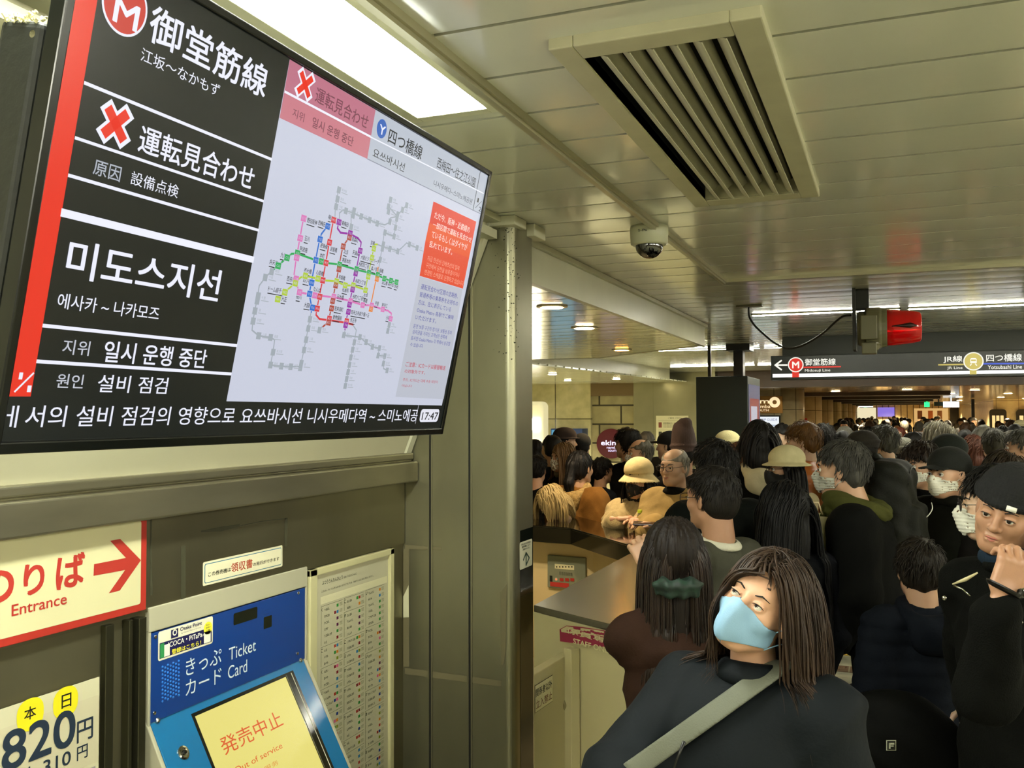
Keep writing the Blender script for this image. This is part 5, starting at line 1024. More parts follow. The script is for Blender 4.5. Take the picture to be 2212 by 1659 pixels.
# ------------------------------------------------------------------ hats
def beanie(res, tall=.0, cuff=True, slouch=0.):
    s = Sdf((-.13, -.19, -.06), (.13, .14, .28), res); s.ell((0, -.020, .050), (.094, .114, .094+tall*.5), 0)
    if tall: s.ell((0, -.05-slouch, .12+tall*.4), (.074, .082, .05+tall*.4), .05); s.ell((.035, -.09-slouch, .15+tall*.7), (.034, .045, .035), .03); s.ell((-.05, -.06, .17+tall*.7), (.03, .05, .02), .02, 'sub')
    cutz = .030+(s.Y)*.12; s.d = np.maximum(s.d, (cutz-s.Z).astype(f4))
    if cuff: s.tor((0, -.020, .052), .088, .014, .006, ey=1.2, tilt=-.12)
    az = np.arctan2(s.X, s.Y+.02); s.d += (.0012*np.sin(az*60)).astype(f4); return s.mesh()
def cap_hat(res):
    s = Sdf((-.13, -.15, -.03), (.13, .23, .16), res); s.ell((0, -.018, .043), (.094, .115, .094), 0); s.d = np.maximum(s.d, (.018+s.Y*.18-s.Z).astype(f4))
    b = Sdf.__new__(Sdf); b.X, b.Y, b.Z, b.d = s.X, s.Y, s.Z, np.full(s.X.shape, 9, f4); b.ell((0, .085, .055), (.078, .100, .05), 0)
    sheet = np.abs(s.Z-(.046-(s.Y-.08)*.10-s.X**2*5))-.003; b.d = np.maximum(b.d, sheet.astype(f4)); s.d = np.minimum(s.d, b.d); return s.mesh()
def brim_hat(res, R=.155, drop=.35, crown=.085, brimz=.035, fedora=False):
    s = Sdf((-.21, -.23, -.14), (.21, .21, .20), res); s.ell((0, -.015, brimz+.02), (.100, .120, crown), 0); s.d = np.maximum(s.d, (brimz-s.Z).astype(f4))
    if fedora: s.ell((0, .0, brimz+.03+crown), (.02, .09, .03), .03, 'sub')
    rad = np.sqrt((s.X/.92)**2+(s.Y+.015)**2); sh = np.maximum(np.abs(s.Z-(brimz-drop*np.clip(rad-.09, 0, 1)))-.0045, np.maximum(rad-R, .085-rad)); h = np.clip(.5+.5*(s.d-sh)/.012, 0, 1); s.d = (s.d+(sh-s.d)*h-.012*h*(1-h)).astype(f4); return s.mesh()
GL = {}
def glasses(r=.022, square=False):
    mb = MB()
    for x in (-1, 1):
        P = [(x*.033+(r*1.15 if square else r)*math.copysign(abs(math.cos(a))**(.6 if square else 1), math.cos(a)), .104, .0+r*.85*math.copysign(abs(math.sin(a))**(.6 if square else 1), math.sin(a))) for a in np.linspace(0, 2*math.pi, 24, endpoint=False)]
        mb.tube(P, .0016, 6, closed=True); mb.tube([(x*(.033+r), .103, .004), (x*.074, .092, .006), (x*.084, .0, .010), (x*.080, -.02, -.004)], .0015, 6)
    mb.tube([(-.012, .105, .004), (0, .109, .007), (.012, .105, .004)], .0016, 6); return np.array(mb.v), mb.f
# ------------------------------------------------------------------ hands (wrist at the origin, fingers towards +Y, back of the hand +Z, thumb on +X)
HN = {}
def hand_mesh(curl=.5, spread=.1, res=.004, thumb=.5, arm=.038):
    k = (curl, spread, res, thumb, arm)
    if k in HN: return HN[k]
    s = Sdf((-.075, -arm-.02, -.12), (.10, .215, .05), res)
    s.cap((0, -arm, 0), (0, 0, 0), .030, .025, 0, sq=(1, 1, 1.25)); s.box((0, .048, -.002), (.040, .046, .0145), .014, .02); s.ell((.026, .035, -.010), (.020, .034, .016), .012)
    for i, (x, L, rd) in enumerate(((.031, .072, .0086), (.0105, .080, .0090), (-.0105, .075, .0087), (-.031, .058, .0078))):
        p = np.array((x, .090-.004*abs(i-1), 0)); a = 0.; sp = spread*(1.5-i)/1.5*.5; c = curl*(1+.08*i)
        for j, (fr, da) in enumerate(((.46, .7*c), (.30, 1.0*c), (.24, .8*c))):
            a += da; q = p+L*fr*np.array((math.sin(sp)*math.cos(a), math.cos(sp)*math.cos(a), -math.sin(a))); s.cap(p, q, rd*(1-.07*j), rd*(.94-.07*j), .006 if j else .010); p = q
    a = thumb; p = np.array((.034, .020, -.008)); 
    for L, rd, dr in ((.036, .0115, (.75, .60, -.30*a)), (.030, .0098, (.45, .80, -.45*a)), (.024, .0088, (.10, .90, -.6*a))):
        d = np.array(dr); d /= np.linalg.norm(d); q = p+d*L; s.cap(p, q, rd, rd*.92, .010); p = q
    HN[k] = s.mesh(); return HN[k]
def frame(y, z):
    y = np.array(y, float); y /= np.linalg.norm(y); z = np.array(z, float); z = z-y*(y@z); z /= np.linalg.norm(z); return np.stack([np.cross(y, z), y, z], 1)
SHOE = mat('shoe_black', '#15130f', rough=.4)
def person(label, px, py, D, az=0., ht=None, hyaw=0., hpitch=0., hroll=0., male=True, skin=0, hair='short', hcol=HB, seed=0, coat='#12140f', style='coat', trousers='#131310',
           mask=None, glass=None, hat=None, hood=None, scarf=None, bulk=0., hs=1., arms=None, lean=(0, 0), res=None, face=True, gaze=(0, 1, 0), hem=None, ck=1., crouch=0., group=None, puff=None, collar=None, name='person', hairkw={}, pos=None, headR=None, torso_yaw=0.):
    hc = at(px, py, D) if pos is None else np.array(pos, float)
    hd = .0085 if D > 9 else (.006 if D > 3.2 else (.0045 if D > 2.8 else .003)); cr = .022 if D > 9 else (.014 if D > 3.4 else .010)
    if res: hd, cr = res
    zt = hc[2]-0+.118*hs; sz = hs; a = math.radians(az); lx, ly = lean
    # joints in the person's space (origin on the floor under the hips)
    s_ = hs; H = zt/s_  # body is built at head scale s_, its legs stretch to reach the floor
    hz = zt-.118*s_-.0; neckz = hz-.185*s_; sh = neckz-.035*s_; hip = sh-.52*s_
    if hip < .25: hip = .25
    Ra = np.array(Matrix.Rotation(a, 3, 'Z')); root = hc-Ra@np.array((lx, ly+.02, 0)); root[2] = 0
    T = thing(name, label, 'person', tuple(root), a, group)
    P = lambda x, y, z: np.array((x*s_, y*s_, z))
    hp = np.array((lx, ly+.02, hz)); nb = np.array((lx*.85, ly*.8-.02*s_, neckz)); ch = np.array((lx*.55, ly*.55, sh-.14*s_)); shc = np.array((lx*.8, ly*.75-.02, sh))
    if headR is None: R = rotm(math.radians(hyaw), math.radians(hpitch), math.radians(hroll))
    else: R = Ra.T@headR
    M = hmat(R, hp, s_)
    # body: head, neck, hidden trunk, legs and hands as one mesh
    nk = R.T@((nb-hp)/s_); parts = [tuple((lambda vf: (vf[0]@M[:3, :3].T+M[:3, 3], vf[1]))(head_mesh(male, hd, tuple(np.round(nk, 2)))))]
    b = Sdf((-.40*s_+min(lx, 0), -.30*s_+min(ly, 0), 0), (.40*s_+max(lx, 0), .34*s_+max(ly, 0), neckz+.06), .024)
    b.cap(nb, ch, .055*s_, .09*s_, 0); b.cap(ch, (0, 0, hip+.05), .11*s_, .12*s_, .05); b.ell((0, 0, hip), (.15*s_, .105*s_, .12*s_), .05)
    kz = hip*.54; fw = .0
    for x in (-1, 1): b.cap((x*.085*s_, 0, hip), (x*.095*s_, .02, kz), .075*s_, .052*s_, .03); b.cap((x*.095*s_, .02, kz), (x*.1*s_, -.01, .06), .050*s_, .036*s_, .02)
    parts.append(b.mesh())
    if arms is None: arms = {}
    ar = {}
    for x, k in ((-1, 'L'), (1, 'R')):
        S = shc+np.array((x*.165*s_, 0, -.015*s_))
        if arms.get(k) is not None and arms[k][0] == 'px':
            q = arms[k]; W = Ra.T@(at(*q[1:4])-root); E = Ra.T@(at(*q[7])-root) if len(q) > 7 and q[7] else (S+W)/2+np.array((x*.09*s_, -.06*s_, -.13*s_)); hr = (Ra.T@q[4], Ra.T@q[5], q[6], .5, q[8] if len(q) > 8 else (1. if x < 0 else -1.))
        elif arms.get(k) is None: E = S+np.array((x*.055*s_, -.03*s_, -.27*s_)); W = E+np.array((-x*.02*s_, .10*s_, -.22*s_)); hr = None
        else: E, W = [np.array(q, float)*[s_, s_, 1]+shc*[1, 1, 0]+[0, 0, 0] for q in arms[k][:2]]; E[2] += sh; W[2] += sh; hr = arms[k][2] if len(arms[k]) > 2 else None
        ar[k] = (S, E, W)
        d = W-E; d /= np.linalg.norm(d)
        if hr is None: Rh = frame(d, (x, 0, .3)); kw = dict(curl=.55)
        else: Rh = frame(hr[0], hr[1]); kw = dict(curl=hr[2], thumb=hr[3] if len(hr) > 3 else .5, res=.003 if D < 3 else .004)
        hv, hf = hand_mesh(**kw); mir = np.diag((1. if (x < 0) else -1., 1, 1)) if hr is None or len(hr) < 5 else np.diag((hr[4], 1, 1))
        hv = (hv*.95*s_)@(Rh@mir).T+W; hf = [q[::-1] for q in hf] if mir[0, 0] < 0 else hf
        if D < 9: parts.append((hv, hf))
    mk('body', join(parts), SK[skin], T, relax=1 if hd >= .006 else 0)
    if face: face_bits(T, M, gaze, hair=BROW if hcol in (HB, '#15120e') or True else None, mouth=mask is None, res=hd)
    # trousers and shoes
    if D < 9 or True:
        t = Sdf((-.26*s_, -.2*s_, .03), (.26*s_, .26*s_, hip+.12), .024 if D > 4 else .016)
        t.ell((0, 0, hip), (.165*s_, .12*s_, .13*s_), 0)
        for x in (-1, 1): t.cap((x*.085*s_, 0, hip), (x*.097*s_, .02, kz), .092*s_, .07*s_, .03); t.cap((x*.097*s_, .02, kz), (x*.1*s_, -.01, .09), .068*s_, .056*s_, .02)
        mk('trousers', t.mesh(), cloth(trousers), T)
        for x in (-1, 1):
            q = Sdf((-.07, -.12, 0), (.07, .20, .12), .02 if D > 4 else .010); q.ell((0, .05, .035), (.045, .125, .038), 0); q.cap((0, -.01, .05), (0, -.01, .10), .045, .042, .03); q.d = np.maximum(q.d, (.004-q.Z).astype(f4)); v, f = q.mesh(); mk('shoe', (v*[s_, s_, 1]+[x*.1*s_, 0, 0], f), SHOE, T)
    # coat
    hm = hip-.02 if hem is None else sh-hem*s_; hm = max(hm, .2); B = .014+bulk*.75; o = B*s_
    lo = [-.46*s_+min(lx, 0), -.36*s_+min(ly, 0), hm-.04]; hi = [.46*s_+max(lx, 0), .36*s_+max(ly, 0), neckz+.10*s_]
    for k in ar:
        for q in ar[k]: lo = [min(lo[i], q[i]-.09*s_) for i in range(3)]; hi = [max(hi[i], q[i]+.09*s_) for i in range(3)]
    c = Sdf(lo, hi, cr)
    c.ell(ch, (.150*s_+o, .105*s_+o, .19*s_), 0); c.cap(shc+[-.13*s_, 0, 0], shc+[.13*s_, 0, 0], .055*s_+o*.6, None, .07*s_); c.cap(ch-[0, 0, .05*s_], (0, 0, hip+.0), .135*s_+o*.8, .15*s_+o, .06*s_, sq=(1, 1.3, 1))
    if hm < hip-.05: c.cap((0, 0, hip), (0, .01, hm-.05), .155*s_+o, .18*s_+o, .05*s_, sq=(1, 1.3, 1))
    c.cap(nb+[0, 0, -.005*s_], shc-[0, 0, .03*s_], .062*s_+o*.2, .12*s_, .04*s_)
    for k in ar:
        S, E, W = ar[k]; W2 = W-(W-E)/np.linalg.norm(W-E)*.05*s_
        c.cap(S, E, .058*s_+o, .050*s_+o*.9, .035*s_); c.cap(E, W2, .050*s_+o*.9, .038*s_+o*.7, .02*s_)
    c.ell(nb+[0, -.0, .075*s_], (.052*s_, .052*s_, .07*s_), .012, 'sub')
    if puff: 
        w_ = np.abs(np.sin((c.Z+.25*np.abs(c.X)*(0))*math.pi/(puff*s_))); c.d -= (.014*s_*(w_**.5-.55)).astype(f4)
    r_ = np.random.default_rng(seed+5); fz = np.zeros_like(c.X); wp_ = .8*np.sin(c.X*9+c.Z*7+seed)+.6*np.sin(c.Y*11-c.Z*5)
    for k in range(5): kx, ky, kz = r_.uniform(-26, 26), r_.uniform(-26, 26), r_.uniform(14, 34); fz += (1-np.abs(np.sin((c.X*kx+c.Y*ky+c.Z*kz)*.5+r_.uniform(0, 6)+wp_)))**3
    if not puff: c.d -= ((fz-.9)*.0065*s_).astype(f4)
    else: c.d -= ((fz-.9)*.002*s_).astype(f4)
    c.d = np.maximum(c.d, (hm-c.Z).astype(f4))
    co = mk('jacket' if hm > .6*hip else 'coat', c.mesh(), coat if not isinstance(coat, str) else cloth(coat), T, relax=2)
    if collar:
        k_ = Sdf(nb-.19*s_, nb+.19*s_, cr*.7); k_.tor(nb+[0, .0, .018*s_], .070*s_, .021*s_*ck, .0, ey=1.1, tilt=.18); k_.tor(nb+[0, .0, (.04 if ck == 1 else .03)*s_], .064*s_, .013*s_*ck, .015, ey=1.1, tilt=.18); mk('collar', k_.mesh(), cloth(collar) if isinstance(collar, str) else collar, T, relax=1)
    if hood:
        hm_ = cloth(hood) if isinstance(hood, str) else hood; k_ = Sdf(nb-.26*s_, nb+.26*s_, cr*.8); k_.tor(nb+[0, -.035*s_, .02*s_], .088*s_, .034*s_, .0, ey=1.15, tilt=.38); k_.ell(nb+[0, -.115*s_, -.05*s_], (.105*s_, .05*s_, .085*s_), .03); k_.d += (.003*np.sin(k_.X*60+k_.Z*40)).astype(f4); mk('hood', k_.mesh(), hm_, T, relax=1)
    if scarf:
        k_ = Sdf(nb-.30*s_, nb+.25*s_, cr*.8); k_.tor(nb+[0, .0, .035*s_], .086*s_, .046*s_, .0, ey=1.15, tilt=.28); k_.tor(nb+[.01, .01, -.01*s_], .088*s_, .034*s_, .01, ey=1.1, tilt=-.1); k_.cap(nb+[-.04*s_, .12*s_, .0], nb+[-.05*s_, .205*s_, -.28*s_], .040*s_, .052*s_, .02, sq=(1, 1.4, 1)); k_.d += (.003*np.sin(k_.X*90+k_.Z*120)).astype(f4); mk('scarf', k_.mesh(), cloth(scarf), T, relax=1)
    # hair and headgear
    hres = hd*1.0 if D > 3 else .004; hk = dict(hairkw)
    if hat: hk['vol'] = .004; hk['spiky'] = .001
    near = D < 9.2 and pos is None
    if hair == 'short':
        v, f = hair_short(hres, seed, **{**hk, **(dict(vol=hk.get('vol', .014)*.55) if near else {})}); v = v@M[:3, :3].T+M[:3, 3]; ps = [(v, f)]
        if near and not (hat and hat[0] in ('beanie', 'tall')):
            vo = hk.get('vol', .014); sp = hk.get('spiky', .004); ps.append(strands(1100 if D < 5 else 600, .030+sp*3, M, seed, .0024 if D < 5 else .0034, short=True, step=.008, lift=.002+vo*.75+sp*.8, front=hk.get('front', .045), nape=hk.get('nape', -.075), crownless=hk.get('bald', False), hatz=.02 if hat else None))
        mk('hair', join(ps), hairm(hcol), T)
    elif hair in ('long', 'pony', 'bob'):
        hk = {**dict(length=.34 if hair != 'bob' else .12), **hk}; hk.pop('spiky', 0); v, f = hair_long(hres, seed, pony=hair == 'pony', **{**hk, **(dict(vol=.008) if near else {})}); v = v@M[:3, :3].T+M[:3, 3]; ps = [(v, f)]
        if near:
            bd_ = [(tuple(shc), (.19*s_+o, .09*s_+o*.5, .08*s_)), (tuple(shc-[0, 0, .16*s_]), (.16*s_+o, .12*s_+o, .20*s_))]
            if hair == 'pony': ps.append(strands(600, .05, M, seed, .003, short=True, step=.010, lift=.004))
            else: ps.append(strands(520 if D < 5 else 320, hk['length']+.10, M, seed, .0040 if D < 5 else .0055, body=bd_, lift=.006+hk.get('vol', .014)*.6, part=.3, step=.02, hatz=.02 if hat else None))
        mk('hair', join(ps), hairm(hcol), T)
    if mask: mk('face_mask', mask_mesh(min(hd, .004) if D < 7 else .006, male, 'surgical' if mask != '#0d0d0d' else 'beak'), mat('mask_'+mask.strip('#'), mask, rough=.7, sss=.0, bump=.1, bscale=300), T, M=M)
    if glass: mk('glasses', glasses(square=glass == 'square'), mat('frame_dark', '#1a1210', rough=.3), T, M=M)
    if hat:
        kind, col = hat[:2]; hm2 = mat('hat_'+col.strip('#'), col, rough=.9, bump=.5, bscale=200, noise=.15, nscale=20); fn = dict(beanie=lambda: beanie(hres*.9), tall=lambda: beanie(hres*.9, .11, True, .03), cap=lambda: cap_hat(hres*.8), bucket=lambda: brim_hat(hres, .152, .95, .095, .058), brim=lambda: brim_hat(hres, .160, .35, .090, .052), fedora=lambda: brim_hat(hres, .15, .05, .095, .04, True))[kind]
        mk('hat', fn(), hm2, T, M=M)
    return T, M, dict(ch=ch, o=o, neck=nb, sh=shc, arms=ar, s=s_, Ra=Ra, root=root, hip=hip)
# ================================================================== the people one can tell apart
def wpos(info, p): return info['Ra']@np.array(p)+info['root']
def loc(az, v): return np.array(Matrix.Rotation(math.radians(az), 3, 'Z')).T@v
# --- woman with the blue mask, in front
f_ = -CF*.80-CR*.62+CU*.36; f_ /= np.linalg.norm(f_); uh = CR*.52+CU*.84; uh = uh-f_*(uh@f_); uh /= np.linalg.norm(uh); HR = np.stack([np.cross(f_, uh), f_, uh], 1)
M_navy = mat('navy_shell', '#0c1216', rough=.75, spec=.2, noise=.2, nscale=10, bump=.25, bscale=90)
lw = loc(165, CR*.19+CF*.02)
T, M, I = person('woman with long brown hair and a light blue mask looking up, navy jacket', 1643, 1309, 2.0, az=165, hs=.92, male=False, skin=3, hair=None, coat=M_navy, bulk=.03, headR=HR, gaze=(.30, .9, .30), hem=.62, lean=(lw[0], lw[1]), seed=21, res=(.0026, .008), mask=None, collar=M_navy, arms={'R': ('px', 1390, 1880, 1.75, -CU+CR*.3, -CR, .5, (1335, 1690, 1.95))})
for c in list(T.children):
    if c.name.startswith('lips'): bpy.data.objects.remove(c)
fm_ = mk('face_mask', mask_mesh(.0024, False, 'beak'), mat('mask_lightblue', '#86acc9', rough=.65, bump=.15, bscale=400), T, M=M)
sl_ = MB(); sl_.tube([(0, .1165, .002), (0, .1250, -.020), (0, .1265, -.040), (0, .1215, -.065), (0, .112, -.092), (0, .088, -.112)], .0011, 6); mk('mask_seam', (np.array(sl_.v), sl_.f), mat('seam_blue', '#46708c', rough=.7), fm_, M=M)
mk('hair_cap', hair_short(.004, 3, vol=.004, front=.078, nape=-.05, spiky=.001), hairm('#2b2016', '#17110b'), T, M=M)
sh_ = I['sh']; bod = [(tuple(sh_), (.205, .10, .085)), (tuple(sh_-[0, 0, .16]), (.20, .16, .20)), (tuple(I['neck']+[0, 0, -.03]), (.105, .10, .06))]
mk('hair', strands(4200, .36, M, 4, .0023, body=bod, part=.0, lift=.018, curl=.03, hair_front=.066, step=.015), mat('hair_brown_strand', '#3a291b', rough=.5, spec=.3, noise=.6, nscale=30, stretch=(1, 1, .15), col2='#20160e'), T)
def strap(T, I, name, col, n, d0, w_, th=.006, ofs=.026, m=None, res=.006, front=None):
    "band where a slab (normal n, offset d0 from the shoulder middle, half width w_) meets the jacket surface"
    s_ = I['s']; ch = I['ch'] if 'ch' in I else I['sh']-np.array((0, 0, .14*s_)); n = np.array(n, float); n /= np.linalg.norm(n)
    s = Sdf(I['sh']-[.34*s_, .30*s_, .52*s_], I['sh']+[.34*s_, .30*s_, .13*s_], res); o = I['o']+.003
    s.ell(ch, (.150*s_+o, .105*s_+o, .19*s_), 0); s.cap(I['sh']+[-.13*s_, 0, 0], I['sh']+[.13*s_, 0, 0], .055*s_+o*.6, None, .07*s_); s.cap(ch-[0, 0, .05*s_], (0, 0, I['hip']), .135*s_+o*.8, .15*s_+o, .06*s_, sq=(1, 1.3, 1))
    for k in I['arms']: S, E, W = I['arms'][k]; s.cap(S, E, .058*s_+o, .050*s_+o*.9, .035*s_)
    b = s.d.copy(); s.d = np.maximum(b-f4(th+.004), -(b+f4(.006))); sl = np.abs(s.X*n[0]+s.Y*n[1]+s.Z*n[2]-(np.array(I['sh'])@n+d0))-w_; s.d = np.maximum(s.d, sl.astype(f4))
    if front is not None: s.d = np.maximum(s.d, (front-s.Y).astype(f4) if front >= 0 else (s.Y+front*-1).astype(f4))
    return mk(name, s.mesh(), m or mat('strap_'+col.strip('#'), col, rough=.7, bump=.3, bscale=300), T, relax=1)
pA_, pB_ = at(1575, 1515, 1.8), at(1400, 1640, 1.8); nS = loc(165, np.cross(pB_-pA_, pA_-CAM)); nS /= np.linalg.norm(nS); d_ = (loc(165, pA_-I['root'])-I['sh'])@nS
tag(strap(None, I, 'bag_strap', '#5b5e50', nS, float(d_), .020, th=.012, res=.004), 'grey bag strap lying diagonally over the navy jacket of the blue masked woman', 'strap')
o = bpy.data.objects['bag_strap']; o.location = I['root']; o.rotation_euler = (0, 0, math.radians(165))

mk('fringe', strands(160, .05, M, 14, .0006, short=True, step=.007, lift=.006, front=.072, nape=.072), hairm('#2b2016', '#17110b'), T)
RmH = np.array(Matrix.Rotation(-math.radians(165), 3, 'Z'))
mk('zip', blob('tube', [RmH@(at(1478, 1602, 1.70)-T.location), RmH@(at(1462, 1640, 1.70)-T.location), RmH@(at(1450, 1680, 1.70)-T.location)], r=[.0035, .002, .002], n=6), M_black, T)
# --- man with black beanie on the phone, right edge
f_ = -CF*.72-CR*.68-CU*.10; f_ /= np.linalg.norm(f_); uh = CR*.36+CU*.93; uh = uh-f_*(uh@f_); uh /= np.linalg.norm(uh); HR2 = np.stack([np.cross(f_, uh), f_, uh], 1)
lw = loc(140, CR*-.02)
M_fl = mat('black_fleece', '#080906', spec=.1, rough=.95, noise=.3, nscale=20, bump=.6, bscale=260)
T, M, I2 = person('young man in a black beanie holding a phone to his ear, black jacket', 2175, 1106, 2.55, az=140, hs=.95, skin=2, hair=None, coat=M_fl, bulk=.012, headR=HR2, gaze=(.05, 1, -.05), hem=.75, seed=8, res=(.0028, .009), lean=(lw[0], lw[1]), hat=('beanie', '#080908'), hood='#1d2a36',
    arms={'L': ('px', 2166, 1284, 2.08, CU*.88+CR*.36+CF*.10, -CF*.97+CR*.05-CU*.05, .78, (2130, 1500, 2.12), 1.), 'R': ((.22, -.08, -.27), (.18, -.12, -.60))}, collar='#12140f')
wp = at(2169, 1274, 2.08); up = CU*.86+CR*.48; up /= np.linalg.norm(up)
mb = MB(); mb.tube([wp+((CR*.87-CU*.48)*math.cos(a)*.036+CF*math.sin(a)*.031) for a in np.linspace(0, 2*math.pi, 24, endpoint=False)], .0085, 8, closed=True, flat=.4)
t = tag(mb.build('wristwatch', None, mat('watch_strap', '#0d0b0a', rough=.3)), 'black leather watch strap with a silver buckle on the wrist of the beanie man', 'watch')
MB().tube([wp+CR*.022-CF*.028, wp+CR*.036-CF*.018], .009, 8).build('buckle', t, M_chrome)
ph = M[:3, :3]@np.array((-.098, .020, -.060))+M[:3, 3]; ph = wpos(I2, ph); T3 = thing('phone', 'black phone held against the ear of the man in the black beanie', 'phone', tuple(ph)); Hw = I2['Ra']@(M[:3, :3]); R3 = frame(Hw@np.array((.25, .35, -.9)), Hw@np.array((-1, .3, 0))); b = MB(); b.box((-.034, -.072, -.004), (.034, .072, .004)); o = b.build('phone_body', T3, M_blackgl, bevel=.003, local=True); o.matrix_local = Matrix([list(R3[i])+[0] for i in range(3)]+[[0, 0, 0, 1]])
def onman(x, y, D): return at(x, y, D)-I2['root']
Rm = np.array(Matrix.Rotation(-math.radians(140), 3, 'Z'))
mk('collar_trim', blob('tube', [Rm@onman(2058, 1262, 2.32), Rm@onman(2085, 1252, 2.29), Rm@onman(2112, 1237, 2.28)], r=[.002, .005, .002], n=6), pmat('#b9ae84'), T)
mk('zip_pull', blob('tube', [Rm@onman(2060, 1266, 2.31), Rm@onman(2078, 1272, 2.29), Rm@onman(2096, 1288, 2.28)], r=[.004, .002, .002], n=6), M_chrome, T)
for q_ in ((2040, 1292, 2.33), (2205, 1345, 2.24)): mk('snap', ball(Rm@onman(*q_), .006, 12), M_chrome, T)
lbm = MB(); lbm.box((-.013, .0, -.006), (.013, .003, .008)); mk('hat_label', (np.array(lbm.v)+np.array((-.035, .1245, .048)), lbm.f), pmat('#d8d6c8'), T, M=M)

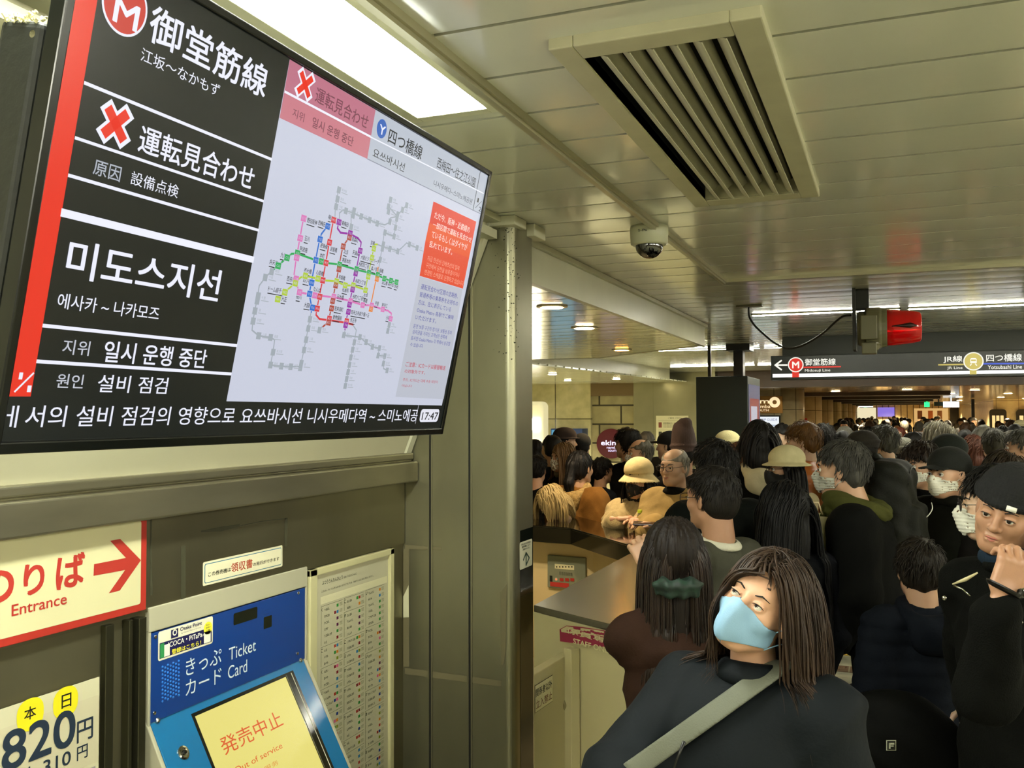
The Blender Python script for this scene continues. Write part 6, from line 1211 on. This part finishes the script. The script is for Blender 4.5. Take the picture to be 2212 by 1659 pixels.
# --- everybody else near enough to be told apart:  px, py, depth, facing, options
BLK = '#13130f'
PP_ = [
 ('child in a quilted navy puffer jacket seen from behind, beside the beanie man', 1983, 1232, 3.6, 22, dict(hs=.93, coat='#1b2029', puff=.062, bulk=.03, hcol='#231d15', hood='#1a1f28', hem=.60, seed=31, skin=0, face=False)),
 ('man in a grey suit with white collar and brown glasses leaning on the counter', 1535, 1078, 3.65, 62, dict(hs=1.0, coat='#45453a', hcol='#1b1712', skin=2, glass='square', hem=.75, collar='#c9c6b2', ck=.55, seed=32, res=(.0045, .010), hairkw=dict(spiky=.0005, vol=.010))),
 ('woman with long straight black hair to her waist, seen from behind', 1690, 1108, 3.9, 45, dict(hs=1.0, male=False, coat='#14161b', hair='long', hcol='#0f0e0d', mask='#b8b6a6', seed=33, hairkw=dict(length=.50, width=.08))),
 ('grey haired man in profile with olive scarf, pale mask and black coat', 1816, 1016, 4.15, 82, dict(hs=1.0, lean=(0, .13), coat='#10110e', bulk=.05, hcol='#45433c', mask='#a9a899', scarf='#42431f', hem=.56, seed=34, skin=0, res=(.0045, .012), hairkw=dict(vol=.012, spiky=.004))),
 ('man with a black baseball cap and white pleated mask in dark parka', 2046, 1024, 4.6, 138, dict(hs=1.0, coat='#1d1f18', bulk=.05, mask='#e2e0d0', hat=('cap', '#121510'), hood='#26271f', seed=35, skin=3, res=(.0045, .012))),
 ('brown haired man with a white mask just behind the black baseball cap', 1984, 1008, 5.2, 142, dict(hs=1.0, coat='#12140f', bulk=.04, mask='#e2e0d0', collar='#10110d', seed=36, skin=0, hcol='#241a12', hairkw=dict(vol=.022, spiky=.006))),
 ('woman in a cream brimmed hat with round glasses and black mask, beige coat', 1695, 1014, 5.5, 112, dict(hs=.90, male=False, coat='#a1906c', hair='long', hcol='#15120f', mask='#0d0d0d', glass='round', hat=('brim', '#c2b98e'), hood='#ab9c78', seed=37, hairkw=dict(length=.22))),
 ('person with thick black bob and a cream hood over black coat, seen from behind', 1640, 955, 6.2, 12, dict(hs=1.08, coat='#10110e', hair='bob', hood='#c4bc9c', seed=38, face=False, bulk=.04)),
 ('man with tousled black hair and a dark coat behind the man in the suit', 1541, 1014, 4.3, 40, dict(hs=1.0, coat='#161a16', seed=39, bulk=.04, face=False, hairkw=dict(vol=.018, spiky=.005))),
 ('bald man with glasses and beige jacket holding a phone over the counter', 1455, 1010, 6.85, 160, dict(hs=1.14, coat='#a38b58', bulk=.04, hcol='#8d8778', skin=1, glass='square', collar='#1c1d1a', seed=40, res=(.0042, .014), hairkw=dict(bald=True, vol=.006, spiky=.001), arms={'R': ('px', 1418, 1134, 6.35, -CR*.95+CU*.1, CU*.9+CF*.2, .35), 'L': ('px', 1462, 1130, 6.4, -CR*.9-CF*.2, CU*.9, .4)})),
 ('woman in a cream bucket hat, black mask and teddy coat at the counter', 1378, 1040, 7.3, 165, dict(hs=1.12, male=False, coat=mat('teddy_fleece', '#b6a273', rough=1, bump=1., bscale=160, noise=.2, nscale=30), bulk=.05, hair='long', hcol='#14110e', mask='#0d0d0d', hat=('bucket', '#cbb986'), seed=41, skin=3, hairkw=dict(length=.18), arms={'R': ('px', 1335, 1120, 6.95, CR*.8+CU*.1-CF*.3, CU*.9, .9), 'L': ('px', 1378, 1120, 6.9, -CR*.3-CF*.8, CU*.9, .9)})),
 ('person in a tall slouchy brown beanie behind the bald man', 1478, 980, 7.6, 5, dict(hs=1.12, coat='#1a1815', hat=('tall', '#4a3a34'), seed=42, face=False)),
 ('man in a black cap looking left in front of the notice poster', 1443, 964, 8.6, 82, dict(hs=1.05, coat='#131410', hat=('cap', '#0e0f0d'), seed=43, skin=1)),
 ('elderly grey haired man with pale mask behind the bucket hat', 1380, 980, 8.5, 128, dict(hs=1.08, coat='#141612', hcol='#5e594c', mask='#b9bdb4', seed=44, skin=0, hairkw=dict(bald=True, vol=.012))),
 ('person with dark hair in front of the round red sign', 1352, 960, 8.8, 70, dict(hs=1.1, coat='#11120f', seed=45, hairkw=dict(vol=.024), face=False)),
 ('woman with long light brown hair and white mask at the far left of the counter', 1214, 990, 8.7, 150, dict(hs=1.1, male=False, coat='#171815', hair='long', hcol='#6d5232', mask='#c4c1b0', seed=46, hood='#6f6a58', hairkw=dict(length=.34))),
 ('man in a dark brown fedora hat in front of the blue poster', 1223, 955, 9.6, -60, dict(hs=1.05, coat='#12120f', hat=('fedora', '#2a1d15'), seed=47, face=False)),
 ('person with black hair left of the fedora hat', 1190, 972, 9.3, 60, dict(hs=1.05, coat='#10110e', seed=48)),
 ('woman with a long black ponytail and brown coat with fur hood', 1255, 1012, 8.1, -22, dict(hs=1.18, male=False, coat='#7a5424', bulk=.05, hair='pony', hcol='#100e0d', hood=mat('fur_trim', '#a98c54', rough=1, noise=.5, nscale=40, bump=1.5, bscale=90), seed=49, face=False, hairkw=dict(length=.36))),
 ('short dark haired person in a navy coat between fur hood and bucket hat', 1303, 1018, 8.6, -40, dict(hs=.95, coat='#151a20', seed=50, face=False)),
 ('fair haired elderly person in a blue puffer bending low over the counter', 1192, 1088, 7.55, 140, dict(hs=1.12, male=False, coat='#313a45', puff=.07, bulk=.03, hair='bob', hcol='#b39c68', seed=51, hpitch=-50, hyaw=20, lean=(0, .55), skin=1, hairkw=dict(length=.10))),
 ('black coated person partly hidden by the steel column', 1160, 1015, 8.6, 0, dict(hs=1.05, coat='#10110e', seed=52, face=False)),
 ('elderly man in a cream beanie with a white mask in front of the dark totem', 1567, 966, 8.4, 122, dict(hs=1.06, coat='#1a1a16', hat=('beanie', '#c6bd8c'), mask='#c4c1b0', seed=53, skin=1)),
 ('person with ginger brown hair and black collar below the cream beanie', 1603, 992, 7.4, -30, dict(hs=1.0, coat='#131410', hcol='#6b4526', hair='bob', seed=54, face=False, male=False)),
 ('black haired man facing us below the bronze name board', 1686, 946, 9.6, 150, dict(hs=1.05, coat='#1b1c18', seed=55, skin=1, res=(.0055, .022))),
 ('smiling brown haired man in a glossy orange puffer looking left', 1732, 955, 6.9, 88, dict(hs=1.08, coat=mat('orange_puffer', '#b0662b', rough=.35, spec=.5, noise=.2, nscale=8, bump=.3, bscale=40), puff=.10, bulk=.045, hcol='#64451f', collar='#a65f28', seed=56, skin=1, res=(.0045, .014), hairkw=dict(vol=.024, front=.03))),
 ('person with wavy black hair behind the orange puffer', 1779, 950, 8.2, 20, dict(hs=1.0, coat='#131410', seed=57, face=False, hairkw=dict(vol=.022))),
 ('person in a dark felt beret in front of the grey haired man', 1858, 972, 6.3, 70, dict(hs=.95, coat='#141510', hat=('beanie', '#25211b'), seed=58)),
 ('grey haired man in a black down jacket with hood and backpack', 1905, 957, 6.8, 62, dict(hs=.98, coat='#161914', puff=.09, bulk=.045, hcol='#4b4a41', hood='#171a15', seed=59, skin=1)),
 ('person in a grey ribbed knit cap', 1951, 985, 7.5, 10, dict(hs=1.05, coat='#20201a', hat=('beanie', '#77766a'), seed=60, face=False)),
 ('person wearing a raised taupe hood', 2026, 950, 7.6, 60, dict(hs=1.05, coat='#3b382e', hair='bob', hcol='#7c7663', seed=61, face=False, hairkw=dict(length=.12, vol=.028))),
 ('man in a black cap with visor behind the white pleated mask', 2043, 982, 6.0, 85, dict(hs=1.0, coat='#171813', hat=('cap', '#141a15'), seed=62, skin=1)),
 ('person with curly auburn hair', 2107, 975, 8.3, 0, dict(hs=1.05, coat='#16130f', hair='bob', hcol='#43200f', seed=63, face=False, male=False, hairkw=dict(vol=.03))),
 ('man with thinning grey hair and dark upright collar, seen from behind', 2147, 962, 7.2, 0, dict(hs=1.0, coat='#1a1b14', collar='#1b1c15', hcol='#3f3c31', seed=64, face=False, hairkw=dict(vol=.006))),
 ('grey haired man in a cream coat at the right edge of the frame', 2206, 968, 6.5, 85, dict(hs=1.0, coat='#b3ac92', hcol='#504d44', seed=65, skin=0)),
 ('person with tousled brown hair behind the glasses wearer at right', 2168, 1038, 4.5, 20, dict(hs=1.0, coat='#1a1714', hcol='#33281c', hair='bob', seed=66, face=False, hairkw=dict(length=.08, vol=.026))),
 ('person with thin metal glasses and white mask behind the black beanie', 2147, 1092, 3.05, 92, dict(hs=.98, coat='#171c22', glass='round', mask='#cbc9b8', seed=67, skin=1, res=(.004, .014))),
]
PEO = []
for (lb, x, y, D, az, kw) in PP_:
    PEO.append((person(lb, x, y, D, az, **kw)[0], x))
ec = [at(*q) for q in ((2012, 1086, 4.32), (2014, 1098, 4.3), (2008, 1110, 4.28), (1998, 1120, 4.28), (1990, 1128, 4.28))]
tag(MB().tube(smoothpath(ec), .0025, 6).build('earphone_cable', None, pmat('#d6d5c8'), smooth=True), 'thin white earphone cable hanging before the man in the black baseball cap', 'cable')
# --- woman from behind with a green scrunchie
T, M, I4 = person('woman with long dark hair tied in a dark green scrunchie, brown coat', 1455, 1212, 2.9, az=18, hs=.98, male=False, coat='#33221a', hair=None, seed=70, face=False, res=(.0045, .010), bulk=-.012,
    arms={'L': ('px', 1404, 1218, 2.95, CF*.6-CR*.25+CU*.5, CU*.9-CR*.4, .5, (1418, 1345, 2.85))})
mk('hair_cap', hair_long(.005, 7, length=.30, width=.074), hairm('#1c140e'), T, M=M)
bod = [(tuple(I4['sh']), (.12, .09, .08)), (tuple(I4['sh']-[0, 0, .16]), (.12, .13, .20))]
mk('hair', strands(1500, .44, M, 9, .0034, body=bod, lift=.006, outw=.0), mat('hair_dark_strand', '#2c1e15', rough=.38, spec=.4, noise=.6, nscale=30, stretch=(1, 1, .15), col2='#0f0b08'), T)
s = Sdf((-.12, -.24, -.14), (.12, -.04, .02), .004); s.tor((0, -.135, -.055), .046, .028, 0, ey=.75); s.d += (.004*np.sin(s.X*150+s.Z*40)+.003*np.sin(s.Z*170)).astype(f4); mk('scrunchie', s.mesh(), mat('scrunchie_green', '#1f3a2c', rough=.6, noise=.6, nscale=45, col2='#0b1410', bump=.3), T, M=M)
pw = at(1398, 1184, 3.05); T3 = thing('phone', 'phone with a pale screen held by the woman with the green scrunchie', 'phone', tuple(pw)); R3 = frame(CF*.8+CR*.3+CU*.15, CU*.9-CF*.3); o = MB().box((-.036, -.075, -.004), (.036, .075, .004)).build('phone_body', T3, M_blackgl, bevel=.003, local=True); Mx = Matrix([list(R3[i])+[0] for i in range(3)]+[[0, 0, 0, 1]]); o.matrix_local = Mx
MB().box((-.032, -.068, .0042), (.032, .068, .0046)).build('phone_screen', o, emat('#8b93a0', .5), local=True)
pw = at(1395, 1131, 6.3); T3 = thing('phone', 'dark phone in the hands of the bald man over the counter', 'phone', tuple(pw)); R3 = frame(-CR*.9+CF*.2, CU*.9-CF*.1); o = MB().box((-.04, -.085, -.005), (.04, .085, .005)).build('phone_body', T3, mat('phone_wine', '#2a1214', rough=.2), bevel=.003, local=True); o.matrix_local = Matrix([list(R3[i])+[0] for i in range(3)]+[[0, 0, 0, 1]])
pb_ = at(1382, 1108, 6.85); T3 = thing('drink_bottle', 'small bottle with a yellow green cap before the bucket hat woman', 'bottle', tuple(pb_)); MB().lathe(pb_, [(.028, -.13), (.03, -.05), (.014, -.005), (.013, .0)], 20).build('bottle_body', T3, mat('bottle_clear', '#b9b48c', rough=.1, trans=.6), smooth=True); MB().lathe(pb_, [(.017, .0), (.017, .02), (.015, .023)], 20).build('cap', T3, mat('cap_lime', '#bcd23a', rough=.4))
# --- bags
def backpack(label, px, py, D, az, col, sc=1., name='backpack'):
    p = at(px, py, D); T = thing(name, label, 'backpack', tuple(p), math.radians(az))
    s = Sdf((-.20, -.15, -.27), (.20, .13, .30), .009); s.box((0, 0, 0), (.15, .08, .21), .06, 0); s.box((0, -.085, -.06), (.11, .035, .10), .03, .02); s.cap((-.03, .05, .22), (.03, .05, .22), .012, .012, .01); s.d += (.003*np.sin(s.X*40+s.Z*55)+.002*np.sin(s.Z*90-s.Y*60)).astype(f4)
    v, f = s.mesh(); mk('bag_body', (v*sc, f), cloth(col, .6), T, relax=2)
    for x in (-1, 1): mk('strap', (lambda q: (q[0]*sc, q[1]))(blob('tube', [(x*.09, .06, .18), (x*.10, .13, .26), (x*.12, .17, .25), (x*.14, .20, .12), (x*.14, .19, -.08), (x*.12, .12, -.18), (x*.11, .06, -.18)], r=[.012, .016, .018, .018, .016, .012, .01], n=8)), cloth(col, .6), T)
    mk('zip', blob('tube', [(.10*math.cos(a)*sc, -.079*sc, (.12+.06*math.sin(a))*sc) for a in np.linspace(0, math.pi, 12)], r=.003, n=5), M_black, T); return T
backpack('slack black backpack behind the man with the olive scarf', 1925, 1110, 4.3, 80, '#2c2d27', 1.2)
backpack('grey green backpack on the man in the black down jacket', 1952, 1062, 6.7, 62, '#4d5043', 1.0)
# --- shopping bags between the black haired woman and the scarf man
def paper_bag(label, px, py, D, w_, h_, d_, cols, az):
    p = at(px, py, D); T = thing('shopping_bag', label, 'bag', tuple(p), math.radians(az)); b = MB(); b.use(pmat(cols[0])); k = .9
    b.add([(-w_*k, -d_*k, -h_), (w_*k, -d_*k, -h_), (w_*k, d_*k, -h_), (-w_*k, d_*k, -h_), (-w_, -d_, h_), (w_, -d_*.6, h_*.96), (w_, d_, h_), (-w_, d_*.7, h_*1.02), (0, -d_*1.3, 0), (0, d_*1.2, 0)], [(0, 3, 2, 1), (0, 1, 8), (1, 5, 8), (5, 4, 8), (4, 0, 8), (3, 7, 9), (7, 6, 9), (6, 2, 9), (2, 3, 9), (1, 2, 6, 5), (0, 4, 7, 3)])
    b.build('bag_body', T, local=True)
    if len(cols) > 1:
        b = MB(); b.use(pmat(cols[1])); b.add([(w_*.15, -d_*1.25, h_*.05), (w_*1.01, -d_*.75, h_*.2), (w_*1.01, -d_*.70, h_*.96), (-w_*.1, -d_*1.1, h_*.97), (-w_*.08, -d_*1.22, h_*.55), (w_*.5, -d_*1.1, h_*.5)], [(0, 1, 5), (5, 1, 2), (5, 2, 3, 4)]); b.add([(w_*.3, -d_*1.2, h_*.2), (w_*1.01, -d_*.8, h_*.3), (w_*.92, -d_*.96, -h_), (w_*.4, -d_*1.0, -h_)], [(0, 1, 2, 3)]); b.build('red_print', T, local=True)
    mk('handle', blob('tube', [(-w_*.5, 0, h_), (-w_*.3, 0, h_*1.3), (w_*.3, 0, h_*1.3), (w_*.5, 0, h_)], r=.004, n=6), pmat('#c9b58c'), T); return T
paper_bag('white and red printed shopping bag hanging behind the long black haired woman', 1757, 1268, 4.0, .09, .14, .05, ['#c9c7b0', '#c8322c'], 0)
paper_bag('pale cream tote bag above the red printed shopping bag', 1757, 1195, 4.08, .08, .17, .05, ['#cfc79a'], 0)
# --- black duffel with a small square F badge, lower right
p = at(1925, 1610, 3.2); T = thing('duffel_bag', 'black bag with a small square F badge beside the child in the puffer', 'bag', tuple(p))
s = Sdf((-.34, -.2, -.40), (.30, .2, .26), .011); s.ell((0, 0, -.05), (.25, .13, .24), 0); s.ell((.05, .0, -.25), (.24, .15, .16), .05); s.cap((-.22, 0, -.06), (-.19, 0, .10), .03, .035, .05); s.cap((-.30, -.02, -.30), (-.05, -.02, -.33), .035, .05, .04); s.d += (.006*np.sin(s.X*22+s.Z*16)+.003*np.sin(s.Z*70+s.X*30)).astype(f4); mk('bag_body', s.mesh(), cloth('#0e0f0c', .7), T, relax=2)
nn = -CF*.97+CU*.24; nn = nn/np.linalg.norm(nn); uu = np.cross(CU, nn)
q = at(1925, 1610, 3.03); PL = Plane(q, CR, CU); g = Gfx(PL, None, .0, .0015); w1 = pmat('#c9cbb4'); g.rect(-.016, -.017, .016, .017, w1, 0); g.rect(-.0135, -.0145, .0135, .0145, pmat('#14160f'), 1); g.rect(-.009, .003, .009, .009, w1, 2); g.rect(-.009, -.003, .007, .0005, w1, 2); g.rect(-.009, -.010, -.003, .009, w1, 2); g.build('badge', T)
# ================================================================== the crowd farther down the hall: copies of a few built people
rr = random.Random(17)
def copy_person(root, loc_, rz, label=None, group=None, sc=1.):
    r = root.copy(); COL.objects.link(r); r.location = loc_; r.rotation_euler = (0, 0, rz); r.scale = (sc, sc, sc)
    if label: r['label'] = label
    if group: r['group'] = group
    for ch in root.children:
        c = ch.copy(); COL.objects.link(c); c.parent = r
    return r
G_ = 'crowd farther down the hall'
KIND = [
 ('a black haired man in a black coat', dict(coat='#12120f')), ('a dark haired woman with long hair', dict(male=False, hair='long', coat='#16151a', hcol='#16110d')),
 ('a man with a white mask and dark coat', dict(coat='#15161a', mask='#c9c6b4')), ('a brown haired woman in a camel coat', dict(male=False, hair='bob', coat='#7d643f', hcol='#3d2816')),
 ('a person in a cream knit cap', dict(coat='#2a2a26', hat=('beanie', '#b9ae85'))), ('a person in a black cap', dict(coat='#10120f', hat=('cap', '#0f100e'))),
 ('a grey haired man in a dark coat', dict(coat='#1b1b17', hcol='#59564c')), ('a red haired woman in a dark coat', dict(male=False, hair='long', hcol='#54220f', coat='#191413')),
 ('a person in a pale hooded jacket', dict(coat='#8f8871', hood='#98917a', bulk=.04)), ('a person in a red jacket', dict(coat='#8c1f1c', bulk=.03, mask='#c9c6b4')),
 ('a dark haired person in a navy puffer', dict(coat='#161c26', puff=.09, bulk=.04)), ('a bald man in a brown coat', dict(coat='#3a2a1d', hcol='#6a6252', hairkw=dict(bald=True, vol=.004)))]
taken = [tuple(o.location[:2]) for o, _ in PEO]
spots = []
yv = 9.2
while yv < 62:
    stp = .62+.022*(yv-9); x0 = -3.0 if yv < 19 else -1.45; a = -.175+.0; xl_ = max(x0, (-.135 if yv < 14 else -.09)*yv-.4); xr2 = min(.2*yv+.6, 7.5 if yv < 40 else 3.7)
    x = xl_+rr.random()*.5
    while x < xr2:
        X_, Y_ = x+rr.uniform(-.16, .16), yv+rr.uniform(-.2, .2)
        if all((X_-a_)**2+(Y_-b_)**2 > .2 for a_, b_ in taken) and not (-2.6 < X_ < -1.3 and 11.6 < Y_ < 13.6): spots.append((X_, Y_)); taken.append((X_, Y_))
        x += stp*rr.uniform(.85, 1.25)
    yv += stp*.95
# a few people between the counter and the totem, left of the hall
for X_, Y_ in ((-3.0, 9.4), (-3.9, 10.4), (-2.6, 10.6), (-4.7, 9.5), (-5.2, 11.2), (-4.4, 12.6)): spots.append((X_, Y_))
protos = []
for k, (nm, kw) in enumerate(KIND):
    X_, Y_ = spots[k*7+3] if k else spots[3]; H_p = rr.uniform(1.52, 1.72); face = rr.choice((0, 0, 20, -20, 180, 90))
    d = V3(X_, Y_, H_p-.118)-CAM; Dp = d@CF
    T, _, _ = person('%s, nearer rows of the hall crowd' % nm[2:], 0, 0, max(Dp, 9.5), face, pos=(X_, Y_, H_p-.118), seed=100+k, face=False, group=G_, **{**dict(hs=1.0), **kw}); protos.append((T, nm))
used = {k*7+3 for k in range(len(KIND))}|{3}
for i, (X_, Y_) in enumerate(spots):
    if i in used: continue
    k = rr.choices(range(12), (10, 6, 5, 3, .6, 3, 3, .8, .8, .5, 4, .6))[0]; T, nm = protos[k]
    copy_person(T, (X_, Y_, 0), math.radians(rr.choice((0, 0, 0, 15, -15, 180, 170, 90, -90, 60))+rr.uniform(-15, 15)), sc=rr.uniform(.95, 1.04), group=G_, label='%s, %s rows of the hall crowd' % (nm[2:], 'nearest' if Y_ < 13 else 'middle' if Y_ < 24 else 'far' if Y_ < 42 else 'farthest'))
print('crowd', len(spots))
bpy.data.objects.remove(_to)
